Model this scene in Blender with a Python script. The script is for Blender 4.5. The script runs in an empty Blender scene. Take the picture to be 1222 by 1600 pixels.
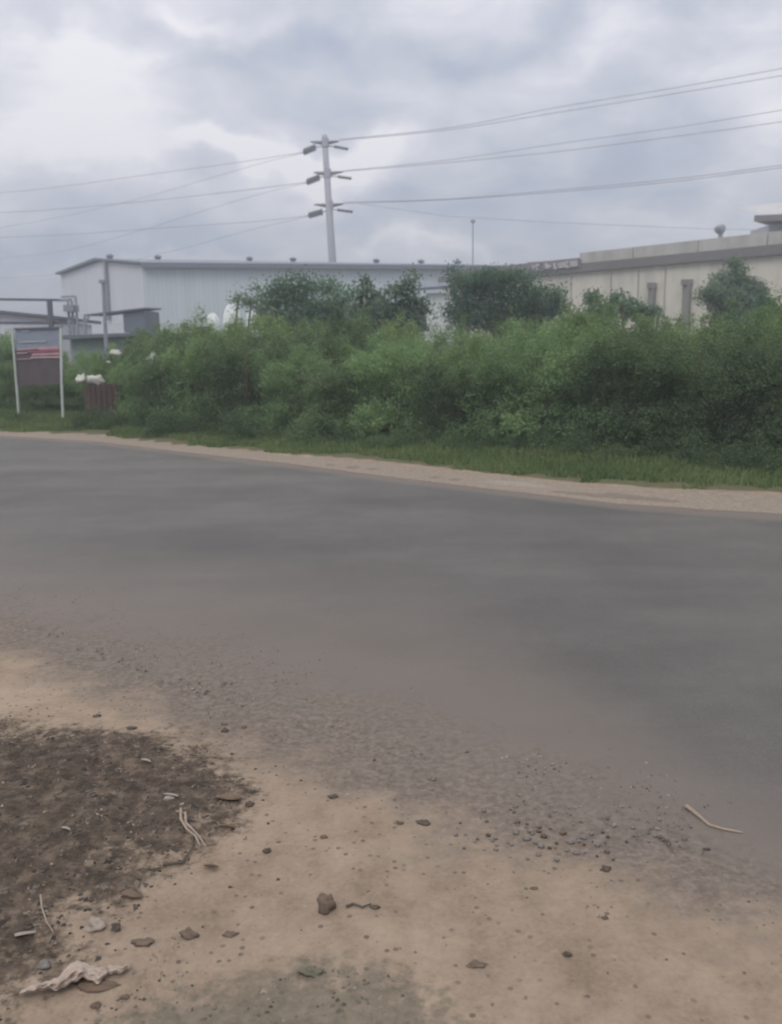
import bpy, math, random
import numpy as np
from mathutils import Vector, Matrix, Euler, noise as mnoise

random.seed(7)
RNG = np.random.default_rng(7)
R = math.radians
SC = bpy.context.scene
COL = SC.collection

# ------------------------------------------------------------------ camera
F = 1400.0                       # focal length in photograph pixels (1222 x 1600)
CX, CY = 611.0, 800.0
PITCH = math.atan(255 / F)
ROLL = R(0.8)
CAM_H = 1.6
cam_data = bpy.data.cameras.new('camera')
cam_data.sensor_fit = 'VERTICAL'
cam_data.sensor_height = 24.0
cam_data.lens = 24.0 * F / 1600.0
cam_data.clip_start = 0.05
cam_data.clip_end = 3000
cam = bpy.data.objects.new('camera', cam_data)
COL.objects.link(cam)
CAMROT = Matrix.Rotation(math.pi / 2 - PITCH, 3, 'X') @ Matrix.Rotation(-ROLL, 3, 'Z')
cam.matrix_world = Matrix.Translation((0, 0, CAM_H)) @ CAMROT.to_4x4()
cam_data.dof.use_dof = True
cam_data.dof.focus_distance = 3.6
cam_data.dof.aperture_fstop = cam_data.lens / 1000 / 0.0085
SC.camera = cam


def ray(px, py):
    return CAMROT @ Vector(((px - CX) / F, (CY - py) / F, -1.0))


def P(px, py, Y):
    """point seen at px,py of the photograph, standing Y metres ahead"""
    d = ray(px, py)
    return Vector((0, 0, CAM_H)) + d * (Y / d.y)


def G(px, py, z=0.0):
    d = ray(px, py)
    return Vector((0, 0, CAM_H)) + d * ((z - CAM_H) / d.z)


# ------------------------------------------------------------------ node helpers
def nn(nt, t, **kw):
    n = nt.nodes.new(t)
    for k, v in kw.items():
        setattr(n, k, v)
    return n


def math_node(nt, op, a, b=None, clamp=False):
    n = nt.nodes.new('ShaderNodeMath')
    n.operation = op
    n.use_clamp = clamp
    for i, v in enumerate((a, b)):
        if v is None:
            continue
        if isinstance(v, (int, float)):
            n.inputs[i].default_value = v
        else:
            nt.links.new(v, n.inputs[i])
    return n.outputs[0]


def mixc(nt, fac, a, b, mode='MIX'):
    n = nt.nodes.new('ShaderNodeMix')
    n.data_type = 'RGBA'
    n.blend_type = mode
    ins = [n.inputs[0], n.inputs[6], n.inputs[7]]
    for s, v in zip(ins, (fac, a, b)):
        if isinstance(v, (int, float)):
            s.default_value = v
        elif isinstance(v, (tuple, list)):
            s.default_value = (*v[:3], 1)
        else:
            nt.links.new(v, s)
    return n.outputs[2]


def ramp(nt, fac, stops):
    n = nt.nodes.new('ShaderNodeValToRGB')
    el = n.color_ramp.elements
    while len(el) < len(stops):
        el.new(0.5)
    for e, (p, c) in zip(el, stops):
        e.position = p
        e.color = (*c[:3], 1) if isinstance(c, (tuple, list)) else (c, c, c, 1)
    nt.links.new(fac, n.inputs[0])
    return n.outputs[0]


def noise_tex(nt, vec, scale, detail=6, rough=0.6, dist=0.0):
    n = nt.nodes.new('ShaderNodeTexNoise')
    n.inputs['Scale'].default_value = scale
    n.inputs['Detail'].default_value = detail
    n.inputs['Roughness'].default_value = rough
    n.inputs['Distortion'].default_value = dist
    nt.links.new(vec, n.inputs['Vector'])
    return n.outputs[0]


# ------------------------------------------------------------------ world
SUN_EL, SUN_AZ = R(48), R(-150)       # azimuth of the bright part of the overcast sky
world = bpy.data.worlds.new('World')
SC.world = world
world.use_nodes = True
wt = world.node_tree
wt.nodes.clear()
out = nn(wt, 'ShaderNodeOutputWorld')
bg = nn(wt, 'ShaderNodeBackground')
wt.links.new(bg.outputs[0], out.inputs[0])
sky = nn(wt, 'ShaderNodeTexSky')
sky.sky_type = 'NISHITA'
sky.sun_disc = False
sky.sun_elevation = SUN_EL
sky.sun_rotation = SUN_AZ
tc = nn(wt, 'ShaderNodeTexCoord')
dirv = tc.outputs['Generated']
sep = nn(wt, 'ShaderNodeSeparateXYZ')
wt.links.new(dirv, sep.inputs[0])
zz = math_node(wt, 'MAXIMUM', sep.outputs[2], 0.0)
# cloud sheet overhead: direction projected on a flat layer
den = math_node(wt, 'ADD', zz, 0.30)
cmb = nn(wt, 'ShaderNodeCombineXYZ')
wt.links.new(math_node(wt, 'DIVIDE', sep.outputs[0], den), cmb.inputs[0])
wt.links.new(math_node(wt, 'DIVIDE', sep.outputs[1], den), cmb.inputs[1])
n1 = noise_tex(wt, cmb.outputs[0], 1.9, 7, 0.5, 0.35)
n2 = noise_tex(wt, cmb.outputs[0], 5.5, 7, 0.55, 0.5)
val = math_node(wt, 'ADD', math_node(wt, 'MULTIPLY', math_node(wt, 'SUBTRACT', n1, 0.5), 0.9),
                math_node(wt, 'MULTIPLY', math_node(wt, 'SUBTRACT', n2, 0.5), 0.75))
warp = noise_tex(wt, dirv, 7.0, 4, 0.55)
wv = nn(wt, 'ShaderNodeVectorMath', operation='SCALE')
nwc = nn(wt, 'ShaderNodeTexNoise')
nwc.inputs['Scale'].default_value = 5.0
nwc.inputs['Detail'].default_value = 5
wt.links.new(dirv, nwc.inputs['Vector'])
sub = nn(wt, 'ShaderNodeVectorMath', operation='SUBTRACT')
wt.links.new(nwc.outputs['Color'], sub.inputs[0])
sub.inputs[1].default_value = (0.5, 0.5, 0.5)
wt.links.new(sub.outputs[0], wv.inputs[0])
wv.inputs['Scale'].default_value = 0.26
wadd = nn(wt, 'ShaderNodeVectorMath', operation='ADD')
wt.links.new(dirv, wadd.inputs[0])
wt.links.new(wv.outputs[0], wadd.inputs[1])
# brighter and darker banks of cloud: (px, py, half width px, half height px, strength)
BANKS = [(120, 150, 190, 90, 0.30), (60, 230, 160, 50, 0.12), (400, 245, 120, 22, 0.42), (560, 230, 110, 26, 0.32),
         (470, 140, 170, 60, -0.12), (250, 60, 120, 30, -0.05), (760, 50, 300, 30, -0.22), (540, 90, 110, 24, -0.08),
         (60, 385, 260, 40, -0.42), (260, 320, 140, 26, -0.16), (950, 290, 260, 50, -0.24), (1150, 60, 160, 30, -0.12),
         (560, 270, 90, 30, 0.18), (950, 120, 220, 40, 0.14), (1180, 200, 90, 70, 0.10), (650, 360, 160, 40, -0.16),
         (330, 20, 140, 24, 0.14), (20, 60, 90, 40, -0.14), (180, 405, 150, 14, 0.24), (720, 400, 120, 12, 0.24), (1120, 330, 120, 22, 0.10)]
for px, py, hw, hh, s in BANKS:
    c = ray(px, py).normalized()
    u = (ray(px + hw, py).normalized() - c)
    v = (ray(px, py - hh).normalized() - c)
    lu, lv = u.length, v.length
    d = nn(wt, 'ShaderNodeVectorMath', operation='SUBTRACT')
    wt.links.new(wadd.outputs[0], d.inputs[0])
    d.inputs[1].default_value = c
    q = None
    for ax, l in ((u, lu), (v, lv)):
        dt = nn(wt, 'ShaderNodeVectorMath', operation='DOT_PRODUCT')
        wt.links.new(d.outputs[0], dt.inputs[0])
        dt.inputs[1].default_value = ax / (l * l)
        sq = math_node(wt, 'MULTIPLY', dt.outputs['Value'], dt.outputs['Value'])
        q = sq if q is None else math_node(wt, 'ADD', q, sq)
    # keep banks in front only
    g = math_node(wt, 'EXPONENT', math_node(wt, 'MULTIPLY', q, -0.9))
    g = math_node(wt, 'MULTIPLY', g, math_node(wt, 'GREATER_THAN', sep.outputs[1], 0.0))
    val = math_node(wt, 'ADD', val, math_node(wt, 'MULTIPLY', g, s * (1.45 if s > 0 else 1.1)))
val = math_node(wt, 'ADD', math_node(wt, 'MULTIPLY', val, 0.95), 0.60, clamp=True)
cloud = ramp(wt, val, [(0.0, (0.36, 0.42, 0.56)), (0.30, (0.50, 0.56, 0.70)), (0.52, (0.67, 0.70, 0.80)), (0.70, (0.84, 0.85, 0.94)), (0.92, (1.10, 1.08, 1.12))])
# overcast skies grow brighter towards the zenith
zen = math_node(wt, 'ADD', math_node(wt, 'MULTIPLY', math_node(wt, 'SUBTRACT', zz, 0.34, clamp=True), 1.9), 1.0)
warm = mixc(wt, math_node(wt, 'MULTIPLY', math_node(wt, 'SUBTRACT', zz, 0.34, clamp=True), 3.0, clamp=True), (1, 1, 1), (1.06, 1.0, 0.86))
zs = nn(wt, 'ShaderNodeVectorMath', operation='SCALE')
wt.links.new(mixc(wt, 1.0, cloud, warm, 'MULTIPLY'), zs.inputs[0])
wt.links.new(zen, zs.inputs['Scale'])
ss = nn(wt, 'ShaderNodeVectorMath', operation='SCALE')
wt.links.new(sky.outputs[0], ss.inputs[0])
ss.inputs['Scale'].default_value = 0.08
fin = mixc(wt, 0.93, ss.outputs[0], zs.outputs[0])
wt.links.new(fin, bg.inputs[0])
bg.inputs[1].default_value = 1.0

# ------------------------------------------------------------------ sun behind the cloud
sl = bpy.data.lights.new('sun', 'SUN')
sl.energy = 1.35
sl.angle = R(30)
sl.color = (1.0, 0.94, 0.84)
sun = bpy.data.objects.new('sun', sl)
COL.objects.link(sun)
sd = Vector((math.sin(SUN_AZ) * math.cos(SUN_EL), math.cos(SUN_AZ) * math.cos(SUN_EL), math.sin(SUN_EL)))
sun.rotation_euler = sd.to_track_quat('Z', 'Y').to_euler()

SC.view_settings.view_transform = 'Standard'
SC.view_settings.look = 'None'
SC.view_settings.exposure = 0.0
SC.view_settings.gamma = 1.0
SC.cycles.volume_bounces = 0
SC.cycles.volume_step_rate = 8.0
SC.cycles.filter_width = 2.0
SC.cycles.max_bounces = 6


# ------------------------------------------------------------------ materials
def mat_new(name):
    m = bpy.data.materials.new(name)
    m.use_nodes = True
    nt = m.node_tree
    b = nt.nodes['Principled BSDF']
    return m, nt, b


def obj_coord(nt):
    return nn(nt, 'ShaderNodeTexCoord').outputs['Object']


def bump(nt, b, h, strength=0.4, dist=0.01):
    n = nn(nt, 'ShaderNodeBump')
    n.inputs['Strength'].default_value = strength
    n.inputs['Distance'].default_value = dist
    nt.links.new(h, n.inputs['Height'])
    nt.links.new(n.outputs[0], b.inputs['Normal'])


def simple(name, col, rough=0.7, metal=0.0, var=0.25, scale=3.0, bmp=0.15):
    """weathered paint/metal/concrete: uneven tone and a little bump"""
    m, nt, b = mat_new(name)
    v = obj_coord(nt)
    n = noise_tex(nt, v, scale, 6, 0.65)
    n_b = noise_tex(nt, v, scale * 7, 4, 0.6)
    f = math_node(nt, 'ADD', math_node(nt, 'MULTIPLY', n, 0.7), math_node(nt, 'MULTIPLY', n_b, 0.3))
    lo = tuple(c * (1 - var) for c in col)
    hi = tuple(min(1, c * (1 + var)) for c in col)
    nt.links.new(ramp(nt, f, [(0.3, lo), (0.7, hi)]), b.inputs['Base Color'])
    b.inputs['Roughness'].default_value = rough
    b.inputs['Metallic'].default_value = metal
    bump(nt, b, n_b, bmp, 0.01)
    return m


def sheet_metal(name, col, pitch=0.25, rough=0.45, streak=0.18, axis='X'):
    """ribbed cladding with rain streaks"""
    m, nt, b = mat_new(name)
    v = obj_coord(nt)
    w = nn(nt, 'ShaderNodeTexWave', wave_type='BANDS', bands_direction=axis, wave_profile='SIN')
    w.inputs['Scale'].default_value = 1.0 / pitch / 3.2
    w.inputs['Distortion'].default_value = 0
    nt.links.new(v, w.inputs['Vector'])
    mp = nn(nt, 'ShaderNodeMapping')
    mp.inputs['Scale'].default_value = (1.2, 1.2, 0.12)
    nt.links.new(v, mp.inputs['Vector'])
    st = noise_tex(nt, mp.outputs[0], 1.0, 6, 0.65)
    big = noise_tex(nt, v, 0.12, 3, 0.5)
    f = math_node(nt, 'ADD', math_node(nt, 'MULTIPLY', st, 0.6), math_node(nt, 'MULTIPLY', big, 0.4))
    lo = tuple(c * (1 - streak) for c in col)
    hi = tuple(min(1, c * (1 + streak * 0.6)) for c in col)
    c = ramp(nt, f, [(0.35, lo), (0.65, hi)])
    rib = ramp(nt, w.outputs['Fac'], [(0.0, 0.93), (0.5, 1.0)])
    nt.links.new(mixc(nt, 1.0, c, rib, 'MULTIPLY'), b.inputs['Base Color'])
    b.inputs['Roughness'].default_value = rough
    bump(nt, b, w.outputs['Fac'], 0.5, 0.03)
    return m


def foliage_mat(name, dark, mid, light, scale=1.3):
    m, nt, b = mat_new(name)
    v = obj_coord(nt)
    oi = nn(nt, 'ShaderNodeObjectInfo')
    at = nn(nt, 'ShaderNodeAttribute')
    at.attribute_name = 'leaf_tone'
    n = noise_tex(nt, v, scale, 4, 0.6)
    n = math_node(nt, 'ADD', math_node(nt, 'MULTIPLY', math_node(nt, 'SUBTRACT', n, 0.5), 1.5), 0.5)
    f = math_node(nt, 'ADD', math_node(nt, 'MULTIPLY', n, 0.50), math_node(nt, 'MULTIPLY', at.outputs['Fac'], 0.26))
    f = math_node(nt, 'ADD', f, math_node(nt, 'MULTIPLY', oi.outputs['Random'], 0.24))
    c = ramp(nt, f, [(0.30, dark), (0.55, mid), (0.82, light)])
    nt.links.new(c, b.inputs['Base Color'])
    b.inputs['Roughness'].default_value = 0.75
    b.inputs['Specular IOR Level'].default_value = 0.2
    tr = nn(nt, 'ShaderNodeBsdfTranslucent')
    tcol = mixc(nt, 1.0, c, (1.1, 1.25, 0.7), 'MULTIPLY')
    nt.links.new(tcol, tr.inputs[0])
    mx = nn(nt, 'ShaderNodeMixShader')
    mx.inputs[0].default_value = 0.38
    nt.links.new(b.outputs[0], mx.inputs[1])
    nt.links.new(tr.outputs[0], mx.inputs[2])
    nt.links.new(mx.outputs[0], nt.nodes['Material Output'].inputs[0])
    return m


M = {}
M['leaf_scrub'] = foliage_mat('scrub leaves', (0.114, 0.175, 0.101), (0.195, 0.289, 0.155), (0.289, 0.390, 0.208))
M['leaf_light'] = foliage_mat('yellow green leaves', (0.120, 0.174, 0.090), (0.210, 0.288, 0.142), (0.312, 0.396, 0.198))
M['leaf_dark'] = foliage_mat('dark shade toned leaves', (0.074, 0.108, 0.067), (0.125, 0.177, 0.103), (0.207, 0.274, 0.157))  # dark leaf variant, also painting shade along the thicket's front
M['leaf_tree'] = foliage_mat('tree leaves', (0.070, 0.125, 0.098), (0.115, 0.190, 0.145), (0.17, 0.25, 0.19), 0.8)
M['leaf_grey'] = foliage_mat('grey green leaves', (0.106, 0.150, 0.131), (0.175, 0.225, 0.194), (0.250, 0.300, 0.263), 0.8)
M['grass'] = foliage_mat('verge grass', (0.088, 0.135, 0.070), (0.155, 0.205, 0.100), (0.235, 0.265, 0.145), 0.7)
M['bark'] = simple('bark', (0.13, 0.11, 0.09), 0.9, var=0.35, scale=6)
M['steel_pole'] = simple('grey line pole', (0.30, 0.31, 0.36), 0.6, var=0.12, scale=0.4)
M['dark_steel'] = simple('dark painted steel', (0.075, 0.08, 0.115), 0.5, var=0.2)
M['grey_steel'] = simple('grey steel', (0.22, 0.235, 0.28), 0.55, var=0.2)
M['pale_post'] = simple('pale post paint', (0.46, 0.50, 0.48), 0.6, var=0.2, scale=5)
M['insulator'] = simple('brown grey porcelain', (0.06, 0.06, 0.075), 0.3, var=0.2)
M['wire'] = simple('weathered conductor', (0.22, 0.22, 0.25), 0.5, var=0.1)
M['clad_blue'] = sheet_metal('pale blue grey cladding', (0.52, 0.58, 0.64), 0.4, streak=0.10)
M['clad_gable'] = sheet_metal('pale grey cladding gable', (0.56, 0.58, 0.66), 0.4, streak=0.10)
M['roof_blue'] = sheet_metal('blue grey roof sheet', (0.15, 0.175, 0.235), 0.4)
M['roof_trim'] = simple('blue grey gutter', (0.115, 0.135, 0.185), 0.5, var=0.12, scale=0.5)
M['conc_wall'] = None
M['parapet'] = None
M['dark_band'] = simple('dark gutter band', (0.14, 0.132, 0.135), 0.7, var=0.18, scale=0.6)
M['pilaster'] = simple('dark downpipe paint', (0.19, 0.183, 0.175), 0.7, var=0.12, scale=1)
M['joint'] = simple('weathered joint', (0.30, 0.285, 0.26), 0.8, var=0.2)
M['white_wall'] = simple('pale plaster', (0.56, 0.60, 0.62), 0.85, var=0.08, scale=0.8)
M['slate_panel'] = simple('slate sheet panel', (0.115, 0.135, 0.17), 0.6, var=0.12, scale=1)
M['teal_wall'] = simple('pale green grey wall', (0.26, 0.32, 0.32), 0.8, var=0.15, scale=1)
M['black'] = simple('black rubber', (0.02, 0.02, 0.022), 0.7, var=0.2)
M['sign_blue'] = simple('faded blue grey panel', (0.19, 0.225, 0.29), 0.6, var=0.22, scale=3)
M['sign_pale_blue'] = simple('pale blue print', (0.30, 0.34, 0.39), 0.6, var=0.2, scale=4)
M['sign_red'] = simple('faded red lettering', (0.26, 0.085, 0.12), 0.6, var=0.25, scale=4)
M['sign_pink'] = simple('faded pink lettering', (0.40, 0.25, 0.29), 0.6, var=0.2, scale=4)
M['sign_maroon'] = simple('dark maroon panel', (0.070, 0.056, 0.062), 0.7, var=0.3, scale=3)
M['sign_dark'] = simple('near black faded panel', (0.045, 0.048, 0.055), 0.7, var=0.35, scale=3)
M['sign_white'] = simple('off white strip', (0.55, 0.52, 0.53), 0.6, var=0.1)
M['rust'] = simple('rusty brown sheet', (0.072, 0.047, 0.042), 0.85, var=0.35, scale=5)
M['sack'] = simple('white woven sack', (0.42, 0.43, 0.40), 0.8, var=0.14, scale=8)
M['letter_pale'] = simple('pale letters', (0.48, 0.48, 0.50), 0.6, var=0.08)
M['letter_board'] = simple('dull maroon board', (0.17, 0.145, 0.175), 0.6, var=0.12, scale=1)


def stained(name, col, dark, scale):
    m, nt, b = mat_new(name)
    v = obj_coord(nt)
    mp = nn(nt, 'ShaderNodeMapping')
    mp.inputs['Scale'].default_value = (0.55, 0.55, 0.10)
    nt.links.new(v, mp.inputs['Vector'])
    s = noise_tex(nt, mp.outputs[0], scale, 7, 0.65)
    f = noise_tex(nt, v, 1.5, 6, 0.6)
    k = math_node(nt, 'ADD', math_node(nt, 'MULTIPLY', s, 0.75), math_node(nt, 'MULTIPLY', f, 0.25))
    nt.links.new(ramp(nt, k, [(0.36, dark), (0.56, col)]), b.inputs['Base Color'])
    b.inputs['Roughness'].default_value = 0.85
    bump(nt, b, f, 0.2, 0.02)
    return m


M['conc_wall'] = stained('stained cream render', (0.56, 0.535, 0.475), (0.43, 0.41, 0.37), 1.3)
M['parapet'] = stained('grey parapet sheet', (0.42, 0.41, 0.40), (0.31, 0.30, 0.295), 1.0)
M['upper_roof'] = stained('pale upper roof', (0.46, 0.46, 0.48), (0.38, 0.38, 0.41), 0.8)


# ------------------------------------------------------------------ mesh builder
class MB:
    def __init__(s):
        s.v, s.f = [], []

    def add(s, vs, fs):
        o = len(s.v)
        s.v += [tuple(v) for v in vs]
        s.f += [tuple(i + o for i in f) for f in fs]
        return s

    def hexa(s, b, t):
        """b: four bottom corners counter-clockwise seen from above, t: four top corners"""
        return s.add(list(b) + list(t), [(3, 2, 1, 0), (4, 5, 6, 7), (0, 1, 5, 4), (1, 2, 6, 5), (2, 3, 7, 6), (3, 0, 4, 7)])

    def box(s, c, size, rot=None):
        x, y, z = (k / 2 for k in size)
        pts = [Vector(p) for p in ((-x, -y, -z), (x, -y, -z), (x, y, -z), (-x, y, -z), (-x, -y, z), (x, -y, z), (x, y, z), (-x, y, z))]
        if rot is not None:
            pts = [rot @ p for p in pts]
        pts = [p + Vector(c) for p in pts]
        return s.hexa(pts[:4], pts[4:])

    def bar(s, a, b, w, h, up=Vector((0, 0, 1))):
        a, b = Vector(a), Vector(b)
        d = (b - a)
        L = d.length
        d.normalize()
        x = d.cross(up)
        if x.length < 1e-3:
            x = d.cross(Vector((0, 1, 0)))
        x.normalize()
        u = x.cross(d)
        q = [(-w / 2, -h / 2), (w / 2, -h / 2), (w / 2, h / 2), (-w / 2, h / 2)]
        vs = [a + x * i + u * j for i, j in q] + [b + x * i + u * j for i, j in q]
        return s.add(vs, [(0, 1, 2, 3), (7, 6, 5, 4), (0, 4, 5, 1), (1, 5, 6, 2), (2, 6, 7, 3), (3, 7, 4, 0)])

    def tube(s, pts, rad, n=8, cap=True):
        pts = [Vector(p) for p in pts]
        if isinstance(rad, (int, float)):
            rad = [rad] * len(pts)
        vs, fs = [], []
        for i, p in enumerate(pts):
            d = (pts[min(i + 1, len(pts) - 1)] - pts[max(i - 1, 0)]).normalized()
            ref = Vector((0, 0, 1)) if abs(d.z) < 0.9 else Vector((0, 1, 0))
            x = d.cross(ref).normalized()
            y = x.cross(d)
            for k in range(n):
                a = 2 * math.pi * k / n
                vs.append(p + (x * math.cos(a) + y * math.sin(a)) * rad[i])
        for i in range(len(pts) - 1):
            for k in range(n):
                k2 = (k + 1) % n
                fs.append((i * n + k, i * n + k2, (i + 1) * n + k2, (i + 1) * n + k))
        if cap:
            fs.append(tuple(reversed(range(n))))
            fs.append(tuple((len(pts) - 1) * n + k for k in range(n)))
        return s.add(vs, fs)

    def build(s, name, mat, parent=None, origin=None, smooth=False):
        me = bpy.data.meshes.new(name)
        vs = s.v
        if origin is not None:
            o = Vector(origin)
            vs = [tuple(Vector(v) - o) for v in vs]
        me.from_pydata(vs, [], s.f)
        me.update()
        me.materials.append(mat)
        if smooth:
            me.polygons.foreach_set('use_smooth', [True] * len(me.polygons))
        ob = bpy.data.objects.new(name, me)
        COL.objects.link(ob)
        if parent is not None:
            ob.parent = parent
            pw_, q_ = Vector((0, 0, 0)), parent              # parts are written in world metres
            while q_ is not None:
                pw_ += Vector(q_.location)
                q_ = q_.parent
            ob.location = (Vector(origin) if origin is not None else Vector((0, 0, 0))) - pw_
        elif origin is not None:
            ob.location = origin
        return ob


def tag(o, label=None, cat=None, group=None, kind=None):
    if label:
        o['label'] = label
    if cat:
        o['category'] = cat
    if group:
        o['group'] = group
    if kind:
        o['kind'] = kind
    return o


def thing(name, loc, label, cat, group=None):
    o = bpy.data.objects.new(name, None)
    o.empty_display_size = 0.3
    COL.objects.link(o)
    o.location = loc
    return tag(o, label, cat, group)


def copy_tree(o, parent=None):
    c = o.copy()
    COL.objects.link(c)
    c.parent = parent
    for ch in o.children:
        copy_tree(ch, c)
    return c


# ------------------------------------------------------------------ ground lines, all on z = 0
def line(pts):
    q = [G(x, y) for x, y in pts]
    q.sort(key=lambda p: p.x)
    xs = [p.x for p in q]
    ys = [p.y for p in q]
    s0 = -0.72
    xs = [xs[0] - 500] + xs + [xs[-1] + 500]
    ys = [ys[0] - 500 * s0] + ys + [ys[-1] + 500 * s0]
    xs, ys = np.array(xs), np.array(ys)
    return lambda x: np.interp(x, xs, ys)


L_sand = line([(0, 990), (200, 1075), (400, 1140), (600, 1225), (800, 1300), (1000, 1350), (1222, 1405)])
L_asph = line([(0, 930), (250, 985), (500, 1045), (700, 1105), (900, 1180), (1060, 1250), (1222, 1330)])
L_far = line([(0, 680), (150, 689), (300, 707), (450, 723), (611, 744), (736, 759), (961, 785), (1111, 795), (1222, 801)])
L_grass = line([(0, 674), (150, 680), (300, 697), (450, 710), (611, 725), (750, 740), (860, 752), (1000, 764), (1100, 768), (1222, 774)])

LITTER = [G(x, y) for x, y in [(-700, 1130), (-300, 1120), (0, 1135), (60, 1140), (120, 1148), (200, 1160), (270, 1172), (330, 1190), (352, 1212), (376, 1243), (345, 1262),
                              (335, 1290), (318, 1340), (270, 1356), (215, 1372), (222, 1402), (170, 1412), (110, 1425), (80, 1455), (78, 1490), (20, 1530), (0, 1570), (-500, 1640), (-900, 1400)]]
GRIT = [G(x, y) for x, y in [(150, 1610), (200, 1570), (300, 1545), (430, 1505), (520, 1500), (640, 1520), (700, 1560), (740, 1620), (600, 1750), (200, 1750)]]


def poly_sd(poly, X, Y):
    """signed distance to polygon (positive inside)"""
    px = np.array([p.x for p in poly])
    py = np.array([p.y for p in poly])
    n = len(px)
    inside = np.zeros(X.shape, bool)
    d2 = np.full(X.shape, 1e9)
    for i in range(n):
        x0, y0, x1, y1 = px[i], py[i], px[(i + 1) % n], py[(i + 1) % n]
        ex, ey = x1 - x0, y1 - y0
        t = np.clip(((X - x0) * ex + (Y - y0) * ey) / (ex * ex + ey * ey + 1e-12), 0, 1)
        d2 = np.minimum(d2, (X - x0 - t * ex) ** 2 + (Y - y0 - t * ey) ** 2)
        c = ((y0 > Y) != (y1 > Y)) & (X < (x1 - x0) * (Y - y0) / (y1 - y0 + 1e-12) + x0)
        inside ^= c
    d = np.sqrt(d2)
    return np.where(inside, d, -d)


def vnoise(X, Y, s, seed=0):
    """cheap smooth value noise in numpy, -1..1"""
    x, y = X * s + seed * 17.3, Y * s + seed * 9.1
    xi, yi = np.floor(x), np.floor(y)
    xf, yf = x - xi, y - yi
    xf, yf = xf * xf * (3 - 2 * xf), yf * yf * (3 - 2 * yf)

    def h(a, b):
        v = np.sin(a * 127.1 + b * 311.7 + seed * 74.7) * 43758.5453
        return v - np.floor(v)
    return ((h(xi, yi) * (1 - xf) + h(xi + 1, yi) * xf) * (1 - yf) + (h(xi, yi + 1) * (1 - xf) + h(xi + 1, yi + 1) * xf) * yf) * 2 - 1


def smooth(a, b, x):
    t = np.clip((x - a) / (b - a), 0, 1)
    return t * t * (3 - 2 * t)


def axis(lo, a, b, hi, step, grow):
    mid = list(np.arange(a, b, step))
    s, x, left = step, a, []
    while x > lo:
        s *= grow
        x -= s
        left.append(x)
    s, x, right = step, mid[-1], []
    while x < hi:
        s *= grow
        x += s
        right.append(x)
    return np.array(left[::-1] + mid + right)


def lit_d(X, Y):
    return poly_sd(LITTER, X, Y) + 0.09 * vnoise(X, Y, 4, 61) + 0.06 * vnoise(X, Y, 11, 62) + 0.035 * vnoise(X, Y, 26, 63) - 0.02


def ground_z(X, Y):
    fine = 0.010 * vnoise(X, Y, 2.2, 1) + 0.006 * vnoise(X, Y, 6, 2) + 0.0035 * vnoise(X, Y, 17, 3)
    dn = (L_asph(X) - Y) * 0.8       # >0 : nearer than the solid asphalt edge
    df = (Y - L_far(X)) * 0.8        # >0 : beyond the far asphalt edge
    z = fine + 0.002
    inside = np.minimum(-dn, -df)    # >0 inside the carriageway
    z = z * (1 - smooth(0.0, 0.25, inside)) - 0.05 * smooth(-0.05, 0.45, inside)
    z = z + 0.03 * smooth(0.25, 1.2, df) + 0.10 * smooth(1.0, 5, df)
    lit = lit_d(X, Y)
    z = z + (0.009 + 0.012 * vnoise(X, Y, 9, 5) + 0.008 * vnoise(X, Y, 22, 6)) * smooth(-0.05, 0.12, lit)
    return z


def gz(x, y):
    return float(ground_z(np.array([x]), np.array([y]))[0])


def grid_mesh(name, XX, YY, Z, attrs, mat):
    ny, nx = XX.shape
    me = bpy.data.meshes.new(name)
    n = nx * ny
    co = np.stack([XX, YY, Z], -1).reshape(-1)
    idx = np.arange(n).reshape(ny, nx)
    q = np.stack([idx[:-1, :-1], idx[:-1, 1:], idx[1:, 1:], idx[1:, :-1]], -1).reshape(-1, 4)
    me.vertices.add(n)
    me.vertices.foreach_set('co', co)
    me.loops.add(q.size)
    me.loops.foreach_set('vertex_index', q.reshape(-1))
    me.polygons.add(len(q))
    me.polygons.foreach_set('loop_start', np.arange(0, q.size, 4))
    me.polygons.foreach_set('loop_total', np.full(len(q), 4))
    me.polygons.foreach_set('use_smooth', np.ones(len(q), bool))
    me.update(calc_edges=True)
    for k, a in attrs.items():
        at = me.attributes.new(k, 'FLOAT', 'POINT')
        at.data.foreach_set('value', a.reshape(-1).astype(np.float32))
    me.materials.append(mat)
    o = bpy.data.objects.new(name, me)
    COL.objects.link(o)
    return o


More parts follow.
